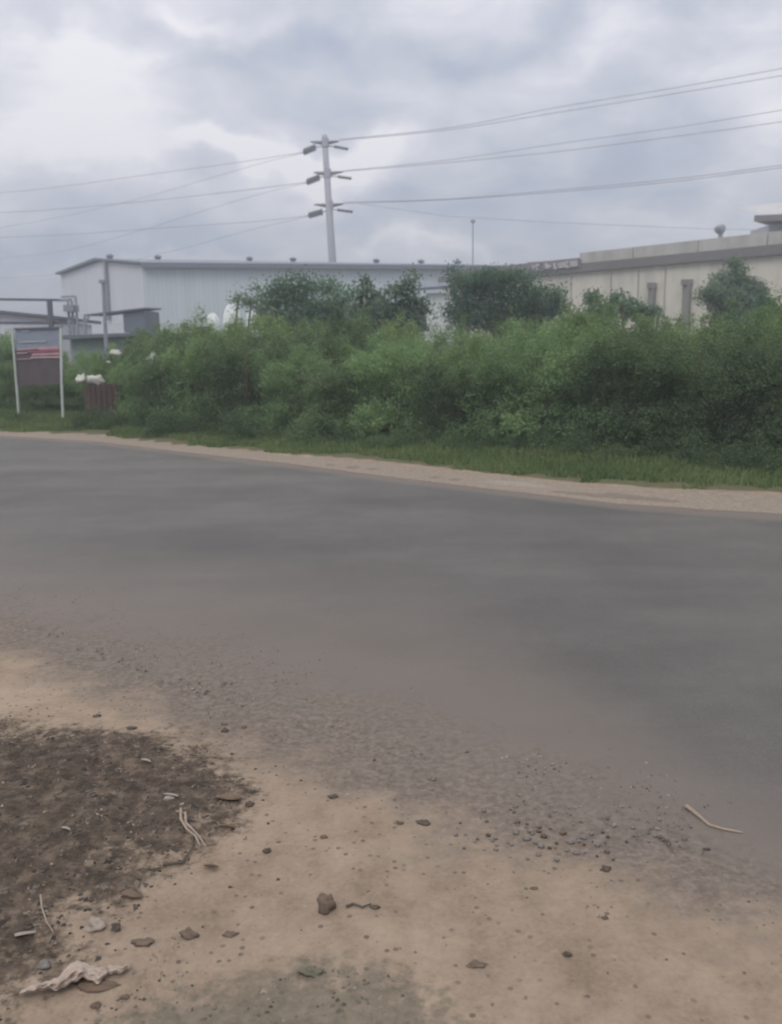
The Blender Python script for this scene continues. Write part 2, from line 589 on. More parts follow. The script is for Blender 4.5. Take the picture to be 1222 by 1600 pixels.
# soil shared by the ground and by the dust on the road
def soil_nodes(nt, v):
    a = noise_tex(nt, v, 0.9, 6, 0.62)
    b_ = noise_tex(nt, v, 7.0, 8, 0.7)
    c = noise_tex(nt, v, 60.0, 4, 0.7)
    f = math_node(nt, 'ADD', math_node(nt, 'MULTIPLY', a, 0.42), math_node(nt, 'MULTIPLY', b_, 0.38))
    f = math_node(nt, 'ADD', f, math_node(nt, 'MULTIPLY', c, 0.2))
    col = ramp(nt, f, [(0.37, (0.158, 0.122, 0.093)), (0.47, (0.236, 0.183, 0.142)), (0.57, (0.290, 0.230, 0.180)), (0.67, (0.330, 0.272, 0.220))])
    # scattered grains, fine and coarse
    vo = nn(nt, 'ShaderNodeTexVoronoi')
    vo.inputs['Scale'].default_value = 38
    nt.links.new(v, vo.inputs['Vector'])
    pick = nn(nt, 'ShaderNodeSeparateColor')
    nt.links.new(vo.outputs['Color'], pick.inputs[0])
    dot = math_node(nt, 'LESS_THAN', vo.outputs['Distance'], 0.30)
    sel = math_node(nt, 'GREATER_THAN', pick.outputs[0], 0.80)
    m_ = math_node(nt, 'MULTIPLY', math_node(nt, 'MULTIPLY', dot, sel), 0.75)
    gcol = ramp(nt, pick.outputs[1], [(0.0, (0.07, 0.06, 0.055)), (0.6, (0.14, 0.11, 0.09)), (1.0, (0.27, 0.23, 0.19))])
    col = mixc(nt, m_, col, gcol)
    return col, b_, c, m_


def attr(nt, name):
    a = nn(nt, 'ShaderNodeAttribute')
    a.attribute_name = name
    return a.outputs['Fac']


def thresh(nt, a, n, lo, hi, amp=0.6):
    """attribute + noise pushed through a soft step"""
    s = math_node(nt, 'ADD', a, math_node(nt, 'MULTIPLY', math_node(nt, 'SUBTRACT', n, 0.5), amp))
    mr = nn(nt, 'ShaderNodeMapRange', interpolation_type='SMOOTHSTEP')
    mr.inputs['From Min'].default_value = lo
    mr.inputs['From Max'].default_value = hi
    nt.links.new(s, mr.inputs['Value'])
    return mr.outputs[0]


def edge_nodes(nt, v, soil):
    """sand -> crushed gravel and dust -> asphalt, driven by one 'edge' coordinate that ground and road share"""
    e = attr(nt, 'edge')
    nm = noise_tex(nt, v, 1.5, 10, 0.74)
    ns = noise_tex(nt, v, 15.0, 8, 0.78)
    nf = noise_tex(nt, v, 30.0, 6, 0.75)
    mix_n = math_node(nt, 'ADD', math_node(nt, 'MULTIPLY', nm, 0.68), math_node(nt, 'MULTIPLY', ns, 0.32))
    gcol = ramp(nt, nf, [(0.35, (0.072, 0.062, 0.057)), (0.5, (0.128, 0.109, 0.099)), (0.64, (0.205, 0.175, 0.155))])
    gcol = mixc(nt, 0.10, gcol, soil)
    g = thresh(nt, e, mix_n, -0.55, 0.15, 3.0)
    col = mixc(nt, math_node(nt, 'MULTIPLY', g, 0.92), soil, gcol)
    # asphalt
    agg = noise_tex(nt, v, 90.0, 4, 0.75)
    mp = nn(nt, 'ShaderNodeMapping')
    mp.inputs['Rotation'].default_value = (0, 0, R(38))
    mp.inputs['Scale'].default_value = (0.22, 0.75, 1)
    nt.links.new(v, mp.inputs['Vector'])
    tr = noise_tex(nt, mp.outputs[0], 1.0, 6, 0.6)
    big = noise_tex(nt, v, 0.45, 9, 0.74)
    f = math_node(nt, 'ADD', math_node(nt, 'MULTIPLY', tr, 0.35), math_node(nt, 'MULTIPLY', big, 0.40))
    f = math_node(nt, 'ADD', f, math_node(nt, 'MULTIPLY', agg, 0.25))
    asp = ramp(nt, f, [(0.39, (0.046, 0.044, 0.042)), (0.5, (0.074, 0.070, 0.068)), (0.61, (0.112, 0.106, 0.101))])
    # pale grains of exposed aggregate
    gr = noise_tex(nt, v, 150.0, 2, 0.5)
    asp = mixc(nt, math_node(nt, 'MULTIPLY', math_node(nt, 'GREATER_THAN', gr, 0.66), 0.5), asp, (0.20, 0.19, 0.18))
    # fine hairline cracks
    ck = nn(nt, 'ShaderNodeTexVoronoi', feature='DISTANCE_TO_EDGE')
    ck.inputs['Scale'].default_value = 0.55
    wv_ = nn(nt, 'ShaderNodeVectorMath', operation='ADD')
    nc_ = nn(nt, 'ShaderNodeTexNoise')
    nc_.inputs['Scale'].default_value = 1.7
    nc_.inputs['Detail'].default_value = 6
    nt.links.new(v, nc_.inputs['Vector'])
    nt.links.new(v, wv_.inputs[0])
    nt.links.new(nc_.outputs['Color'], wv_.inputs[1])
    nt.links.new(wv_.outputs[0], ck.inputs['Vector'])
    line_ = math_node(nt, 'LESS_THAN', ck.outputs['Distance'], 0.008)
    line_ = math_node(nt, 'MULTIPLY', line_, math_node(nt, 'GREATER_THAN', big, 0.52))
    asp = mixc(nt, math_node(nt, 'MULTIPLY', line_, 0.16), asp, (0.035, 0.034, 0.033))
    # dust film thins out over the carriageway
    film = thresh(nt, math_node(nt, 'MULTIPLY', e, -1.0), nm, -4.2, -0.4, 1.6)
    asp = mixc(nt, math_node(nt, 'MULTIPLY', film, 0.68), asp, (0.150, 0.122, 0.106))
    a_ = thresh(nt, e, mix_n, -0.10, 1.15, 4.0)
    bs = nt.nodes['Principled BSDF']
    rr = nn(nt, 'ShaderNodeMapRange')
    rr.inputs['To Min'].default_value = 0.95
    rr.inputs['To Max'].default_value = 0.62
    nt.links.new(a_, rr.inputs['Value'])
    nt.links.new(rr.outputs[0], bs.inputs['Roughness'])
    rs = nn(nt, 'ShaderNodeMapRange')
    rs.inputs['To Min'].default_value = 0.2
    rs.inputs['To Max'].default_value = 0.5
    nt.links.new(a_, rs.inputs['Value'])
    nt.links.new(rs.outputs[0], bs.inputs['Specular IOR Level'])
    hh = math_node(nt, 'ADD', math_node(nt, 'MULTIPLY', ns, 0.6), math_node(nt, 'MULTIPLY', nf, 0.35))
    hh = math_node(nt, 'ADD', hh, math_node(nt, 'MULTIPLY', agg, 0.25))
    bump(nt, bs, hh, 0.36, 0.010)
    return mixc(nt, a_, col, asp)


def make_ground_mat():
    m, nt, b = mat_new('bare earth')
    v = obj_coord(nt)
    col, nb, nc, grain = soil_nodes(nt, v)
    nm = noise_tex(nt, v, 3.0, 8, 0.7)
    nf = noise_tex(nt, v, 22.0, 6, 0.7)
    col = edge_nodes(nt, v, col)
    # pale beaten strip beyond the far edge
    sd_ = thresh(nt, attr(nt, 'sand'), nm, 0.3, 0.7, 0.5)
    scol = ramp(nt, nf, [(0.3, (0.165, 0.135, 0.11)), (0.7, (0.29, 0.25, 0.215))])
    col = mixc(nt, sd_, col, scol)
    dp = thresh(nt, attr(nt, 'damp'), nm, 0.4, 0.6, 0.6)
    col = mixc(nt, math_node(nt, 'MULTIPLY', dp, 0.5), col, (0.12, 0.098, 0.085))
    # dark rotting litter
    lt = thresh(nt, attr(nt, 'litter'), nf, 0.38, 0.66, 0.9)
    lcol = ramp(nt, noise_tex(nt, v, 14.0, 8, 0.75), [(0.38, (0.028, 0.021, 0.016)), (0.5, (0.062, 0.047, 0.037)), (0.62, (0.125, 0.096, 0.076))])
    col = mixc(nt, math_node(nt, 'MULTIPLY', lt, 0.95), col, lcol)
    gt = thresh(nt, attr(nt, 'grit'), nf, 0.35, 0.65, 1.1)
    col = mixc(nt, math_node(nt, 'MULTIPLY', gt, 0.7), col, ramp(nt, noise_tex(nt, v, 25, 8, 0.75), [(0.35, (0.06, 0.058, 0.048)), (0.6, (0.14, 0.125, 0.10))]))
    # soil between the verge grass
    vg = thresh(nt, attr(nt, 'verge'), nm, 0.35, 0.65, 0.7)
    vcol = ramp(nt, nf, [(0.35, (0.060, 0.075, 0.038)), (0.65, (0.125, 0.115, 0.07))])
    col = mixc(nt, vg, col, vcol)
    nt.links.new(col, b.inputs['Base Color'])
    return m


def make_road_mat():
    m, nt, b = mat_new('worn asphalt')
    v = obj_coord(nt)
    col, nb, nc, grain = soil_nodes(nt, v)
    agg = noise_tex(nt, v, 90.0, 4, 0.75)
    nf = noise_tex(nt, v, 16.0, 6, 0.7)
    c3 = edge_nodes(nt, v, col)
    nt.links.new(c3, b.inputs['Base Color'])
    return m


def edge_coord(X, Y):
    fr = (Y - L_sand(X)) / np.maximum(L_asph(X) - L_sand(X), 0.3)
    far = 1.9 - 2.2 * smooth(-0.45, 0.06, (Y - L_far(X)) * 0.8) - 3.0 * smooth(0.0, 0.3, (Y - L_far(X)) * 0.8)
    return np.clip(np.where(far < 1.9, np.minimum(fr, far), fr), -3, 6)


xs = axis(-900, -3.2, 3.4, 900, 0.03, 1.045)
ys = axis(-60, 1.7, 6.2, 1500, 0.03, 1.035)
XX, YY = np.meshgrid(xs, ys)
ZZ = ground_z(XX, YY)
dn = (L_asph(XX) - YY)
wid = np.maximum(L_asph(XX) - L_sand(XX), 0.3)
df = (YY - L_far(XX)) * 0.8
wf = np.maximum((L_grass(XX) - L_far(XX)) * 0.8, 0.25)
dsand = -(YY - L_sand(XX)) * 0.8
lit = lit_d(XX, YY)
grt = poly_sd(GRIT, XX, YY)
attrs = {
    'edge': edge_coord(XX, YY),
    'sand': smooth(-0.3, 0.05, df) * (1 - smooth(0.75, 1.0, df / wf)),
    'litter': np.clip(0.5 + lit / 0.75 + 0.13 * vnoise(XX, YY, 3.1, 66) + 0.05, 0, 1),
    'grit': np.clip(0.45 + grt / 0.5, 0, 1) * (YY < 4),
    'verge': smooth(0.85, 1.15, df / wf),
    'damp': np.clip(sum(np.exp(-(((XX - c.x) * 0.78 - (YY - c.y) * 0.62) ** 2) / l ** 2 - (((XX - c.x) * 0.62 + (YY - c.y) * 0.78) ** 2) / w_ ** 2)
                        for c, l, w_ in ((G(930, 774), 0.75, 0.10), (G(1010, 779), 0.5, 0.09), (G(700, 748), 0.5, 0.07), (G(560, 731), 0.8, 0.08))), 0, 1),
}
ground = grid_mesh('ground', XX, YY, ZZ, attrs, make_ground_mat())
tag(ground, kind='structure')

# the carriageway, its crumbled lips dipping under the earth on both sides
rx = axis(-160, -3.4, 4.5, 110, 0.05, 1.05)
tt = np.concatenate([np.linspace(0, 0.22, 28), np.linspace(0.24, 0.9, 34), np.linspace(0.91, 1.0, 14)])
RX = np.repeat(rx[None, :], len(tt), 0)
y0 = L_sand(rx) + 0.12 - 0.25
y1 = L_far(rx) + 0.35
RY = y0[None, :] + (y1 - y0)[None, :] * tt[:, None]
dnr = (RY - L_sand(RX)) * 0.8
dfr = (L_far(RX) - RY) * 0.8
frac = (RY - L_sand(RX)) / np.maximum(L_asph(RX) - L_sand(RX), 0.3)
RZ = 0.004 + 0.0015 * vnoise(RX, RY, 3, 8) + 0.010 * smooth(0.3, 3.0, np.minimum(dnr, dfr)) \
    - 0.055 * (1 - smooth(-0.2, 0.30, dnr)) - 0.05 * (1 - smooth(-0.25, 0.10, dfr))
RZ += (0.006 * vnoise(RX, RY, 7, 12) + 0.004 * vnoise(RX, RY, 19, 13)) * (1 - smooth(0.6, 1.3, frac))
dust = 1.15 - 0.85 * np.clip(frac, -0.2, 1.2)
dust = np.maximum(dust, 0.28 * (1 - smooth(0.9, 3.2, frac)))
dust = np.maximum(dust, 0.9 * (1 - smooth(0.0, 0.35, dfr)))
road = grid_mesh('road', RX, RY, RZ, {'edge': edge_coord(RX, RY)}, make_road_mat())
tag(road, kind='structure')


# ------------------------------------------------------------------ leaves
def leaves_mesh(name, centres, n_leaf, spread, size, mat, aspect=0.55, seed=0, droop=0.0):
    """many small rhombic leaves round the given twig ends"""
    rg = np.random.default_rng(seed)
    c = np.repeat(centres, n_leaf, 0)
    n = len(c)
    c = c + rg.normal(0, spread, (n, 3)) * np.array([1, 1, 0.8])
    d = rg.normal(0, 1, (n, 3))
    d[:, 2] -= droop
    d /= np.linalg.norm(d, axis=1)[:, None]
    e = rg.normal(0, 1, (n, 3))
    s = np.cross(d, e)
    s /= np.linalg.norm(s, axis=1)[:, None] + 1e-9
    L = size * rg.uniform(0.6, 1.35, n)[:, None]
    W = L * aspect
    nrm = np.cross(d, s)
    v = np.stack([c - d * L * 0.5, c + s * W * 0.5 + nrm * L * 0.08, c + d * L * 0.5, c - s * W * 0.5 + nrm * L * 0.08], 1)
    v[:, :, 2] = np.maximum(v[:, :, 2], 0.01)
    me = bpy.data.meshes.new(name)
    me.vertices.add(n * 4)
    me.vertices.foreach_set('co', v.reshape(-1))
    me.loops.add(n * 4)
    me.loops.foreach_set('vertex_index', np.arange(n * 4))
    me.polygons.add(n)
    me.polygons.foreach_set('loop_start', np.arange(0, n * 4, 4))
    me.polygons.foreach_set('loop_total', np.full(n, 4))
    me.update(calc_edges=True)
    at = me.attributes.new('leaf_tone', 'FLOAT', 'POINT')
    tone = np.repeat(rg.uniform(0, 1, len(centres)), n_leaf) * 0.6 + rg.uniform(0, 1, n) * 0.4
    at.data.foreach_set('value', np.repeat(tone, 4).astype(np.float32))
    me.materials.append(mat)
    return me


def blob_points(blobs, n, seed):
    """twig ends spread through lumpy ellipsoids; more of them towards the outside"""
    rg = np.random.default_rng(seed)
    w = np.array([b[3] * b[4] * b[5] for b in blobs]) ** 0.8
    k = rg.choice(len(blobs), n, p=w / w.sum())
    B = np.array(blobs)[k]
    d = rg.normal(0, 1, (n, 3))
    d /= np.linalg.norm(d, axis=1)[:, None]
    lump = 1 + 0.16 * np.sin(d[:, 0] * 5 + B[:, 0] * 7) * np.sin(d[:, 1] * 6 + B[:, 1] * 5) + 0.14 * np.sin(d[:, 2] * 7 + B[:, 2] * 9 + d[:, 0] * 4)
    r = rg.uniform(0.25, 1, n) ** 0.5 * lump * rg.uniform(0.85, 1.15, n)
    r = np.where(rg.uniform(0, 1, n) < 0.06, r * rg.uniform(1.1, 1.45, n), r)
    return B[:, :3] + d * B[:, 3:6] * r[:, None]


# ------------------------------------------------------------------ roadside scrub
def make_bush(seed, mat):
    rg = np.random.default_rng(seed)
    blobs = [(0, 0, 0.80, 0.78, 0.78, 0.74)]
    for i in range(11):
        a = rg.uniform(0, 2 * math.pi)
        r = rg.uniform(0.55, 1.0)
        h = rg.uniform(0.25, 1.75)
        s = rg.uniform(0.20, 0.42)
        r *= 1.0 - 0.3 * max(0, h - 1.0)
        blobs.append((r * math.cos(a), r * math.sin(a), h, s, s, s * 0.95))
    for i in range(9):
        a = rg.uniform(0, 2 * math.pi)
        r = rg.uniform(0.0, 0.85)
        s = rg.uniform(0.08, 0.19)
        blobs.append((r * math.cos(a), r * math.sin(a), rg.uniform(1.6, 2.0), s, s, s * 2.0))
    pts = blob_points(blobs, 1500, seed)
    pts[:, 2] = np.abs(pts[:, 2])
    # leafy skirt down to the ground
    a = rg.uniform(0, 2 * math.pi, 260)
    rr = rg.uniform(0.6, 1.15, 260)
    sk = np.stack([rr * np.cos(a), rr * np.sin(a), rg.uniform(0.02, 0.5, 260)], 1)
    pts = np.concatenate([pts, sk])
    me = leaves_mesh('foliage', pts, 17, 0.055, 0.043, mat, 0.6, seed)
    root = bpy.data.objects.new('bush', None)
    root.empty_display_size = 0.3
    COL.objects.link(root)
    f = bpy.data.objects.new('foliage', me)
    COL.objects.link(f)
    f.parent = root
    mb = MB()
    for i in range(12):
        a = rg.uniform(0, 2 * math.pi)
        r = rg.uniform(0.3, 0.9)
        h = rg.uniform(1.0, 1.9)
        p0 = Vector((0.15 * math.cos(a), 0.15 * math.sin(a), 0))
        p2 = Vector((r * math.cos(a), r * math.sin(a), h))
        p1 = (p0 + p2) / 2 + Vector((rg.uniform(-.1, .1), rg.uniform(-.1, .1), 0.1))
        mb.tube([p0, p1, p2], [0.022, 0.015, 0.006], 5)
    mb.build('stem', M['bark'], root, origin=(0, 0, 0))
    return root


base_line = [(-150, 652), (0, 658), (100, 665), (250, 676), (500, 693), (700, 706), (860, 718), (1040, 727), (1222, 745), (1400, 768), (2000, 846)]
top_line = [(-150, 520), (0, 530), (100, 558), (150, 560), (200, 550), (235, 528), (275, 510), (330, 508), (420, 512), (520, 520), (600, 518), (680, 533), (760, 528), (830, 512),
            (870, 506), (930, 496), (990, 508), (1060, 516), (1120, 512), (1170, 515), (1222, 500), (1400, 490), (2000, 440)]


def interp(tbl, x):
    return float(np.interp(x, [t[0] for t in tbl], [t[1] for t in tbl]))


protos = [make_bush(11 + i, (M['leaf_light'], M['leaf_scrub'], M['leaf_dark'], M['leaf_scrub'], M['leaf_light'], M['leaf_dark'])[i]) for i in range(6)]
used = [False] * len(protos)
ORD = ['first', 'second', 'third', 'fourth', 'fifth', 'sixth', 'seventh', 'eighth', 'ninth', 'tenth', 'eleventh', 'twelfth', 'thirteenth', 'fourteenth', 'fifteenth', 'sixteenth',
       'seventeenth', 'eighteenth', 'nineteenth', 'twentieth'] + ['twenty-' + w for w in ('first', 'second', 'third', 'fourth', 'fifth', 'sixth', 'seventh', 'eighth', 'ninth')] + ['thirtieth'] + ['thirty-' + w for w in ('first', 'second', 'third', 'fourth', 'fifth', 'sixth', 'seventh', 'eighth', 'ninth')]
ROWNAME = ['front', 'second', 'third', 'back']
rgb = random.Random(5)
for row in range(4):
    px = -110 - row * 25
    k = 0
    while px < 1950:
        by = interp(base_line, px)
        g0 = G(px, by)
        Y = g0.y + 1.0 + (0.0, 1.9, 3.9, 6.2)[row]
        if px < 215:
            Y += 1.5
        rgt = P(px, by, Y)
        x = rgt.x
        ty = interp(top_line, px) + (40, 18, 4, 0)[row] + rgb.uniform(-14, 16)
        if px < 30 and row == 0:
            ty += 25
        if 90 < px < 215:
            ty += 22 if row < 2 else 5
        if px < 250:
            ty = max(ty, interp(top_line, px) + 2)
        h = P(px, ty, Y).z
        if row == 0 and 112 < px < 200:
            px += 40
            continue
        # dark leaf colour in front paints the shade low in the thicket; yellower bushes behind
        i = rgb.choice((2, 2, 5, 5, 3, 1)) if row == 0 else rgb.choice((0, 1, 2, 3, 5)) if row == 1 else rgb.choice((0, 0, 1, 3, 4, 4, 2))
        if not used[i]:
            o = protos[i]
            used[i] = True
        else:
            o = copy_tree(protos[i])
        z = gz(x, Y)
        s = h / 1.98
        sw = max(0.85, min(1.25, s)) * rgb.uniform(0.85, 1.1)
        if row == 0 and px < 260:
            sw *= 0.8
        o.location = (x, Y, z - 0.02)
        o.rotation_euler = (0, 0, rgb.uniform(0, 6.28))
        o.scale = (sw, sw, s)
        tag(o, f'{ORD[k]} leafy bush from the left in the {ROWNAME[row]} row of the roadside thicket', 'bush', 'bushes of the roadside thicket')
        k += 1
        px += 1.15 * sw * F / Y * rgb.uniform(0.8, 1.1) * (1.0 if row else 0.92)

# low weeds along the foot of the scrub
wm = leaves_mesh('weed', blob_points([(0, 0, 0.16, 0.32, 0.25, 0.20), (0.2, 0.1, 0.12, 0.25, 0.2, 0.16), (-0.25, 0, 0.1, 0.2, 0.2, 0.15)], 150, 5), 18, 0.05, 0.030, M['leaf_dark'], 0.5, 6)  # dark leaf colour imitates shade at the foot of the scrub
px, k = -60, 0
for px in [-40, 30, 130, 150, 172, 215, 262, 300, 352, 378, 420, 470, 540, 590, 640, 705, 760, 800, 842, 905, 960, 1030, 1085, 1140, 1190, 1240]:
    g0 = G(px, interp(base_line, px) + 2 + rgb.uniform(-3, 5))
    o = bpy.data.objects.new('weed_clump', wm)
    COL.objects.link(o)
    s = rgb.uniform(0.6, 1.2)
    o.location = (g0.x, g0.y, gz(g0.x, g0.y) - 0.02)
    o.scale = (s, s, s * rgb.uniform(0.9, 1.5))
    o.rotation_euler = (0, 0, rgb.uniform(0, 6.28))
    where = 'by the pale signboard posts' if px < 60 else 'below the rusty bin' if px < 200 else 'along the foot of the thicket'
    if k < 20:
        n_ = ORD[k]
    else:
        n_ = ['sixth', 'fifth', 'fourth', 'third', 'second', 'first'][k - 20] + ' from the right,'
    lab = f'{n_} from the left of all low weed clumps, {where}' if k < 20 else f'low weed clump at the thicket foot, {n_} before the grass verge'
    tag(o, lab, 'weeds', 'low weed clumps at the foot of the thicket')
    k += 1


# verge grass: nobody could count it
def grass_strip(name, n, f_lo, f_hi, h0, h1, seed, mat, xr=(-18, 13)):
    rg = np.random.default_rng(seed)
    X = rg.uniform(xr[0], xr[1], n)
    t = rg.uniform(0, 1, n)
    lo = L_grass(X) + f_lo
    Yv = lo + t * (f_hi - f_lo)
    keep = (vnoise(X, Yv, 1.4, 21) + 0.6 * vnoise(X, Yv, 4, 22) + smooth(0, 0.25, t) * 1.2) > 0.25
    X, Yv, t = X[keep], Yv[keep], t[keep]
    n = len(X)
    Z = ground_z(X, Yv)
    a = rg.uniform(0, 2 * np.pi, n)
    h = rg.uniform(h0, h1, n) * (0.5 + 0.6 * t)
    w = rg.uniform(0.006, 0.013, n)
    lean = rg.uniform(0.0, 0.7, n) * h
    la = rg.uniform(0, 2 * np.pi, n)
    dx, dy = np.cos(a) * w, np.sin(a) * w
    lx, ly = np.cos(la) * lean, np.sin(la) * lean
    v = np.empty((n, 5, 3))
    v[:, 0] = np.stack([X - dx, Yv - dy, Z - 0.01], 1)
    v[:, 1] = np.stack([X + dx, Yv + dy, Z - 0.01], 1)
    v[:, 2] = np.stack([X + dx * .8 + lx * .4, Yv + dy * .8 + ly * .4, Z + h * 0.6], 1)
    v[:, 3] = np.stack([X + lx, Yv + ly, Z + h], 1)
    v[:, 4] = np.stack([X - dx * .8 + lx * .4, Yv - dy * .8 + ly * .4, Z + h * 0.6], 1)
    me = bpy.data.meshes.new(name)
    me.vertices.add(n * 5)
    me.vertices.foreach_set('co', v.reshape(-1))
    me.loops.add(n * 5)
    me.loops.foreach_set('vertex_index', np.arange(n * 5))
    me.polygons.add(n)
    me.polygons.foreach_set('loop_start', np.arange(0, n * 5, 5))
    me.polygons.foreach_set('loop_total', np.full(n, 5))
    me.update(calc_edges=True)
    at = me.attributes.new('leaf_tone', 'FLOAT', 'POINT')
    at.data.foreach_set('value', np.repeat(rg.uniform(0, 1, n), 5).astype(np.float32))
    me.materials.append(mat)
    o = bpy.data.objects.new(name, me)
    COL.objects.link(o)
    return tag(o, 'low patchy green grass between the dirt shoulder and the thicket', 'grass', kind='stuff')


grass_strip('grass', 118000, -0.05, 3.4, 0.05, 0.17, 31, M['grass'])


# ------------------------------------------------------------------ small trees behind the scrub
def tree_at(name, px, D, blobs_px, n_tw, n_leaf, spread, leaf, mat, label, cat='tree', aspect=0.55, seed=0, group=None, trunk_r=0.09, depth_k=0.9):
    base = P(px, 560, D)
    base.z = gz(base.x, base.y)
    root = thing(name, base, label, cat, group)
    bl = []
    for (x, y, rx_, ry_) in blobs_px:
        c = P(x, y, D + random.uniform(-0.8, 0.8)) - base
        bl.append((c.x, c.y, c.z, rx_ / F * D, (rx_ + ry_) / 2 / F * D * depth_k, ry_ / F * D))
    pts = blob_points(bl, n_tw, seed)
    me = leaves_mesh('crown', pts, n_leaf, spread, leaf, mat, aspect, seed)
    cr = bpy.data.objects.new('crown', me)
    COL.objects.link(cr)
    cr.parent = root
    mb = MB()
    top = max(b[2] for b in bl)
    midp = Vector((sum(b[0] for b in bl) / len(bl), 0, top * 0.5))
    mb.tube([(0, 0, -0.1), (midp.x * 0.4, 0.05, top * 0.3), tuple(midp)], [trunk_r, trunk_r * 0.8, trunk_r * 0.55], 8)
    for b_ in bl:
        s0 = Vector((midp.x * random.uniform(0.4, 1), 0, top * random.uniform(0.28, 0.5)))
        e = Vector(b_[:3])
        m_ = (s0 + e) / 2 + Vector((0, 0, 0.15))
        mb.tube([s0, m_, e], [trunk_r * 0.5, trunk_r * 0.33, 0.012], 6)
    mb.build('trunk', M['bark'], root).location = (0, 0, 0)
    return root


tree_at('tree', 475, 27, [(440, 452, 22, 14), (478, 444, 20, 13), (512, 452, 20, 13), (540, 468, 16, 16), (418, 470, 16, 14), (465, 472, 26, 18), (505, 485, 30, 18), (430, 498, 24, 20), (480, 505, 36, 18), (535, 502, 22, 22), (405, 448, 10, 6), (455, 432, 8, 6), (384, 470, 16, 5), (370, 462, 5, 8)],
        1000, 15, 0.15, 0.085, M['leaf_tree'], 'dark green bushy tree standing below the tall power pole', seed=41)
tree_at('tree', 790, 30, [(725, 455, 24, 26), (760, 445, 22, 20), (800, 460, 38, 22), (845, 468, 32, 20), (740, 490, 42, 30), (810, 495, 56, 26), (870, 475, 12, 24), (780, 435, 60, 10), (710, 430, 12, 12)],
        1500, 15, 0.15, 0.09, M['leaf_tree'], 'broad dark bluish green tree in front of the blurred roof lettering', seed=42)
tree_at('tree', 1145, 30, [(1150, 468, 46, 22), (1116, 458, 24, 12), (1176, 450, 20, 14), (1172, 468, 20, 20), (1149, 420, 10, 20), (1153, 440, 13, 20), (1115, 438, 5, 9), (1150, 498, 32, 24), (1130, 436, 6, 14)],
        1350, 16, 0.10, 0.085, M['leaf_grey'], 'grey green tree with a fan shaped crown against the cream wall on the right', seed=43)
tree_at('tree', 1196, 26, [(1196, 478, 10, 18), (1188, 500, 14, 20), (1215, 500, 18, 14)],
        320, 14, 0.09, 0.08, M['leaf_tree'], 'small pointed dark tree right of the fan shaped tree', 'tree', seed=44, trunk_r=0.05)
tree_at('tree', 955, 26, [(925, 468, 10, 12), (965, 470, 12, 13), (985, 482, 18, 14), (940, 490, 24, 16), (1010, 490, 24, 12)],
        420, 13, 0.09, 0.08, M['leaf_tree'], 'low ragged tree between the broad tree and the two dark wall pipes', seed=45, trunk_r=0.05)


def palm_like(px, D, crowns, label, seed, mat, blade=(0.55, 0.075)):
    """stems topped by stars of long leaves (banana and castor plants)"""
    rg = random.Random(seed)
    base = P(px, 560, D)
    base.z = gz(base.x, base.y)
    root = thing('leafy_plant', base, label, 'plant')
    lv, fs, st = [], [], MB()
    tone = []
    for (cx_, cy_, r_px, n) in crowns:
        c = P(cx_, cy_, D + rg.uniform(-0.6, 0.6)) - base
        Lr = r_px / F * D
        st.tube([(c.x * 0.5, 0, -0.1), (c.x * 0.8, c.y * 0.5, c.z * 0.5), tuple(c)], [0.05, 0.04, 0.025], 6)
        for i in range(n):
            az = rg.uniform(0, 6.283)
            el = rg.uniform(-0.5, 1.35)
            d = Vector((math.cos(az) * math.cos(el), math.sin(az) * math.cos(el), math.sin(el)))
            side = d.cross(Vector((0, 0, 1))).normalized()
            side = (side + Vector((rg.uniform(-.5, .5), rg.uniform(-.5, .5), rg.uniform(-.5, .5)))).normalized()
            L_ = Lr * rg.uniform(0.6, 1.1)
            w = L_ * rg.uniform(0.09, 0.15)
            o_ = len(lv)
            for t, ww in ((0.12, 0.15), (0.4, 1.0), (0.72, 0.8), (1.0, 0.05)):
                p = c + d * L_ * t + Vector((0, 0, -0.30 * L_ * t * t))
                lv.append(p - side * w * ww)
                lv.append(p + side * w * ww)
            for q in range(3):
                fs.append((o_ + q * 2, o_ + q * 2 + 1, o_ + q * 2 + 3, o_ + q * 2 + 2))
    me = bpy.data.meshes.new('leaf_crown')
    me.from_pydata([tuple(v) for v in lv], [], fs)
    at = me.attributes.new('leaf_tone', 'FLOAT', 'POINT')
    tn = np.repeat(RNG.uniform(0, 1, len(lv) // 8), 8).astype(np.float32)
    at.data.foreach_set('value', tn)
    me.materials.append(mat)
    cr = bpy.data.objects.new('leaf_crown', me)
    COL.objects.link(cr)
    cr.parent = root
    st.build('stem', M['bark'], root).location = (0, 0, 0)
    return root


tree_at('tree', 612, 24.5, [(568, 448, 9, 16), (578, 470, 16, 16), (600, 488, 22, 16), (560, 492, 18, 18), (628, 462, 12, 18), (642, 440, 9, 16), (650, 478, 14, 14), (632, 492, 20, 16), (606, 455, 8, 10), (590, 505, 34, 14), (640, 508, 30, 12), (664, 490, 8, 10)],
        560, 12, 0.11, 0.10, M['leaf_grey'], 'ragged loose grey green tree between the bushy tree and the pale shed', seed=46, trunk_r=0.06)
palm_like(625, 24, [(568, 462, 22, 34), (600, 480, 26, 34), (560, 500, 30, 40), (626, 458, 22, 30), (644, 474, 24, 36), (655, 495, 22, 30), (610, 510, 34, 50)],
          'clump of broad leaved plants with spiky dark crowns left of the pale shed', 61, M['leaf_grey'])
palm_like(330, 25, [(372, 468, 16, 26), (392, 478, 22, 34), (415, 478, 22, 34), (410, 505, 26, 46)],
          'small spiky plant leaning over the white mounds below the long warehouse wall', 62, M['leaf_grey'])
palm_like(1010, 22, [(1028, 492, 16, 26), (1000, 498, 18, 34), (935, 478, 16, 30), (972, 474, 16, 30), (1060, 502, 14, 26)],
          'spiky weeds rising above the thicket below the dark wall pipes', 63, M['leaf_grey'])


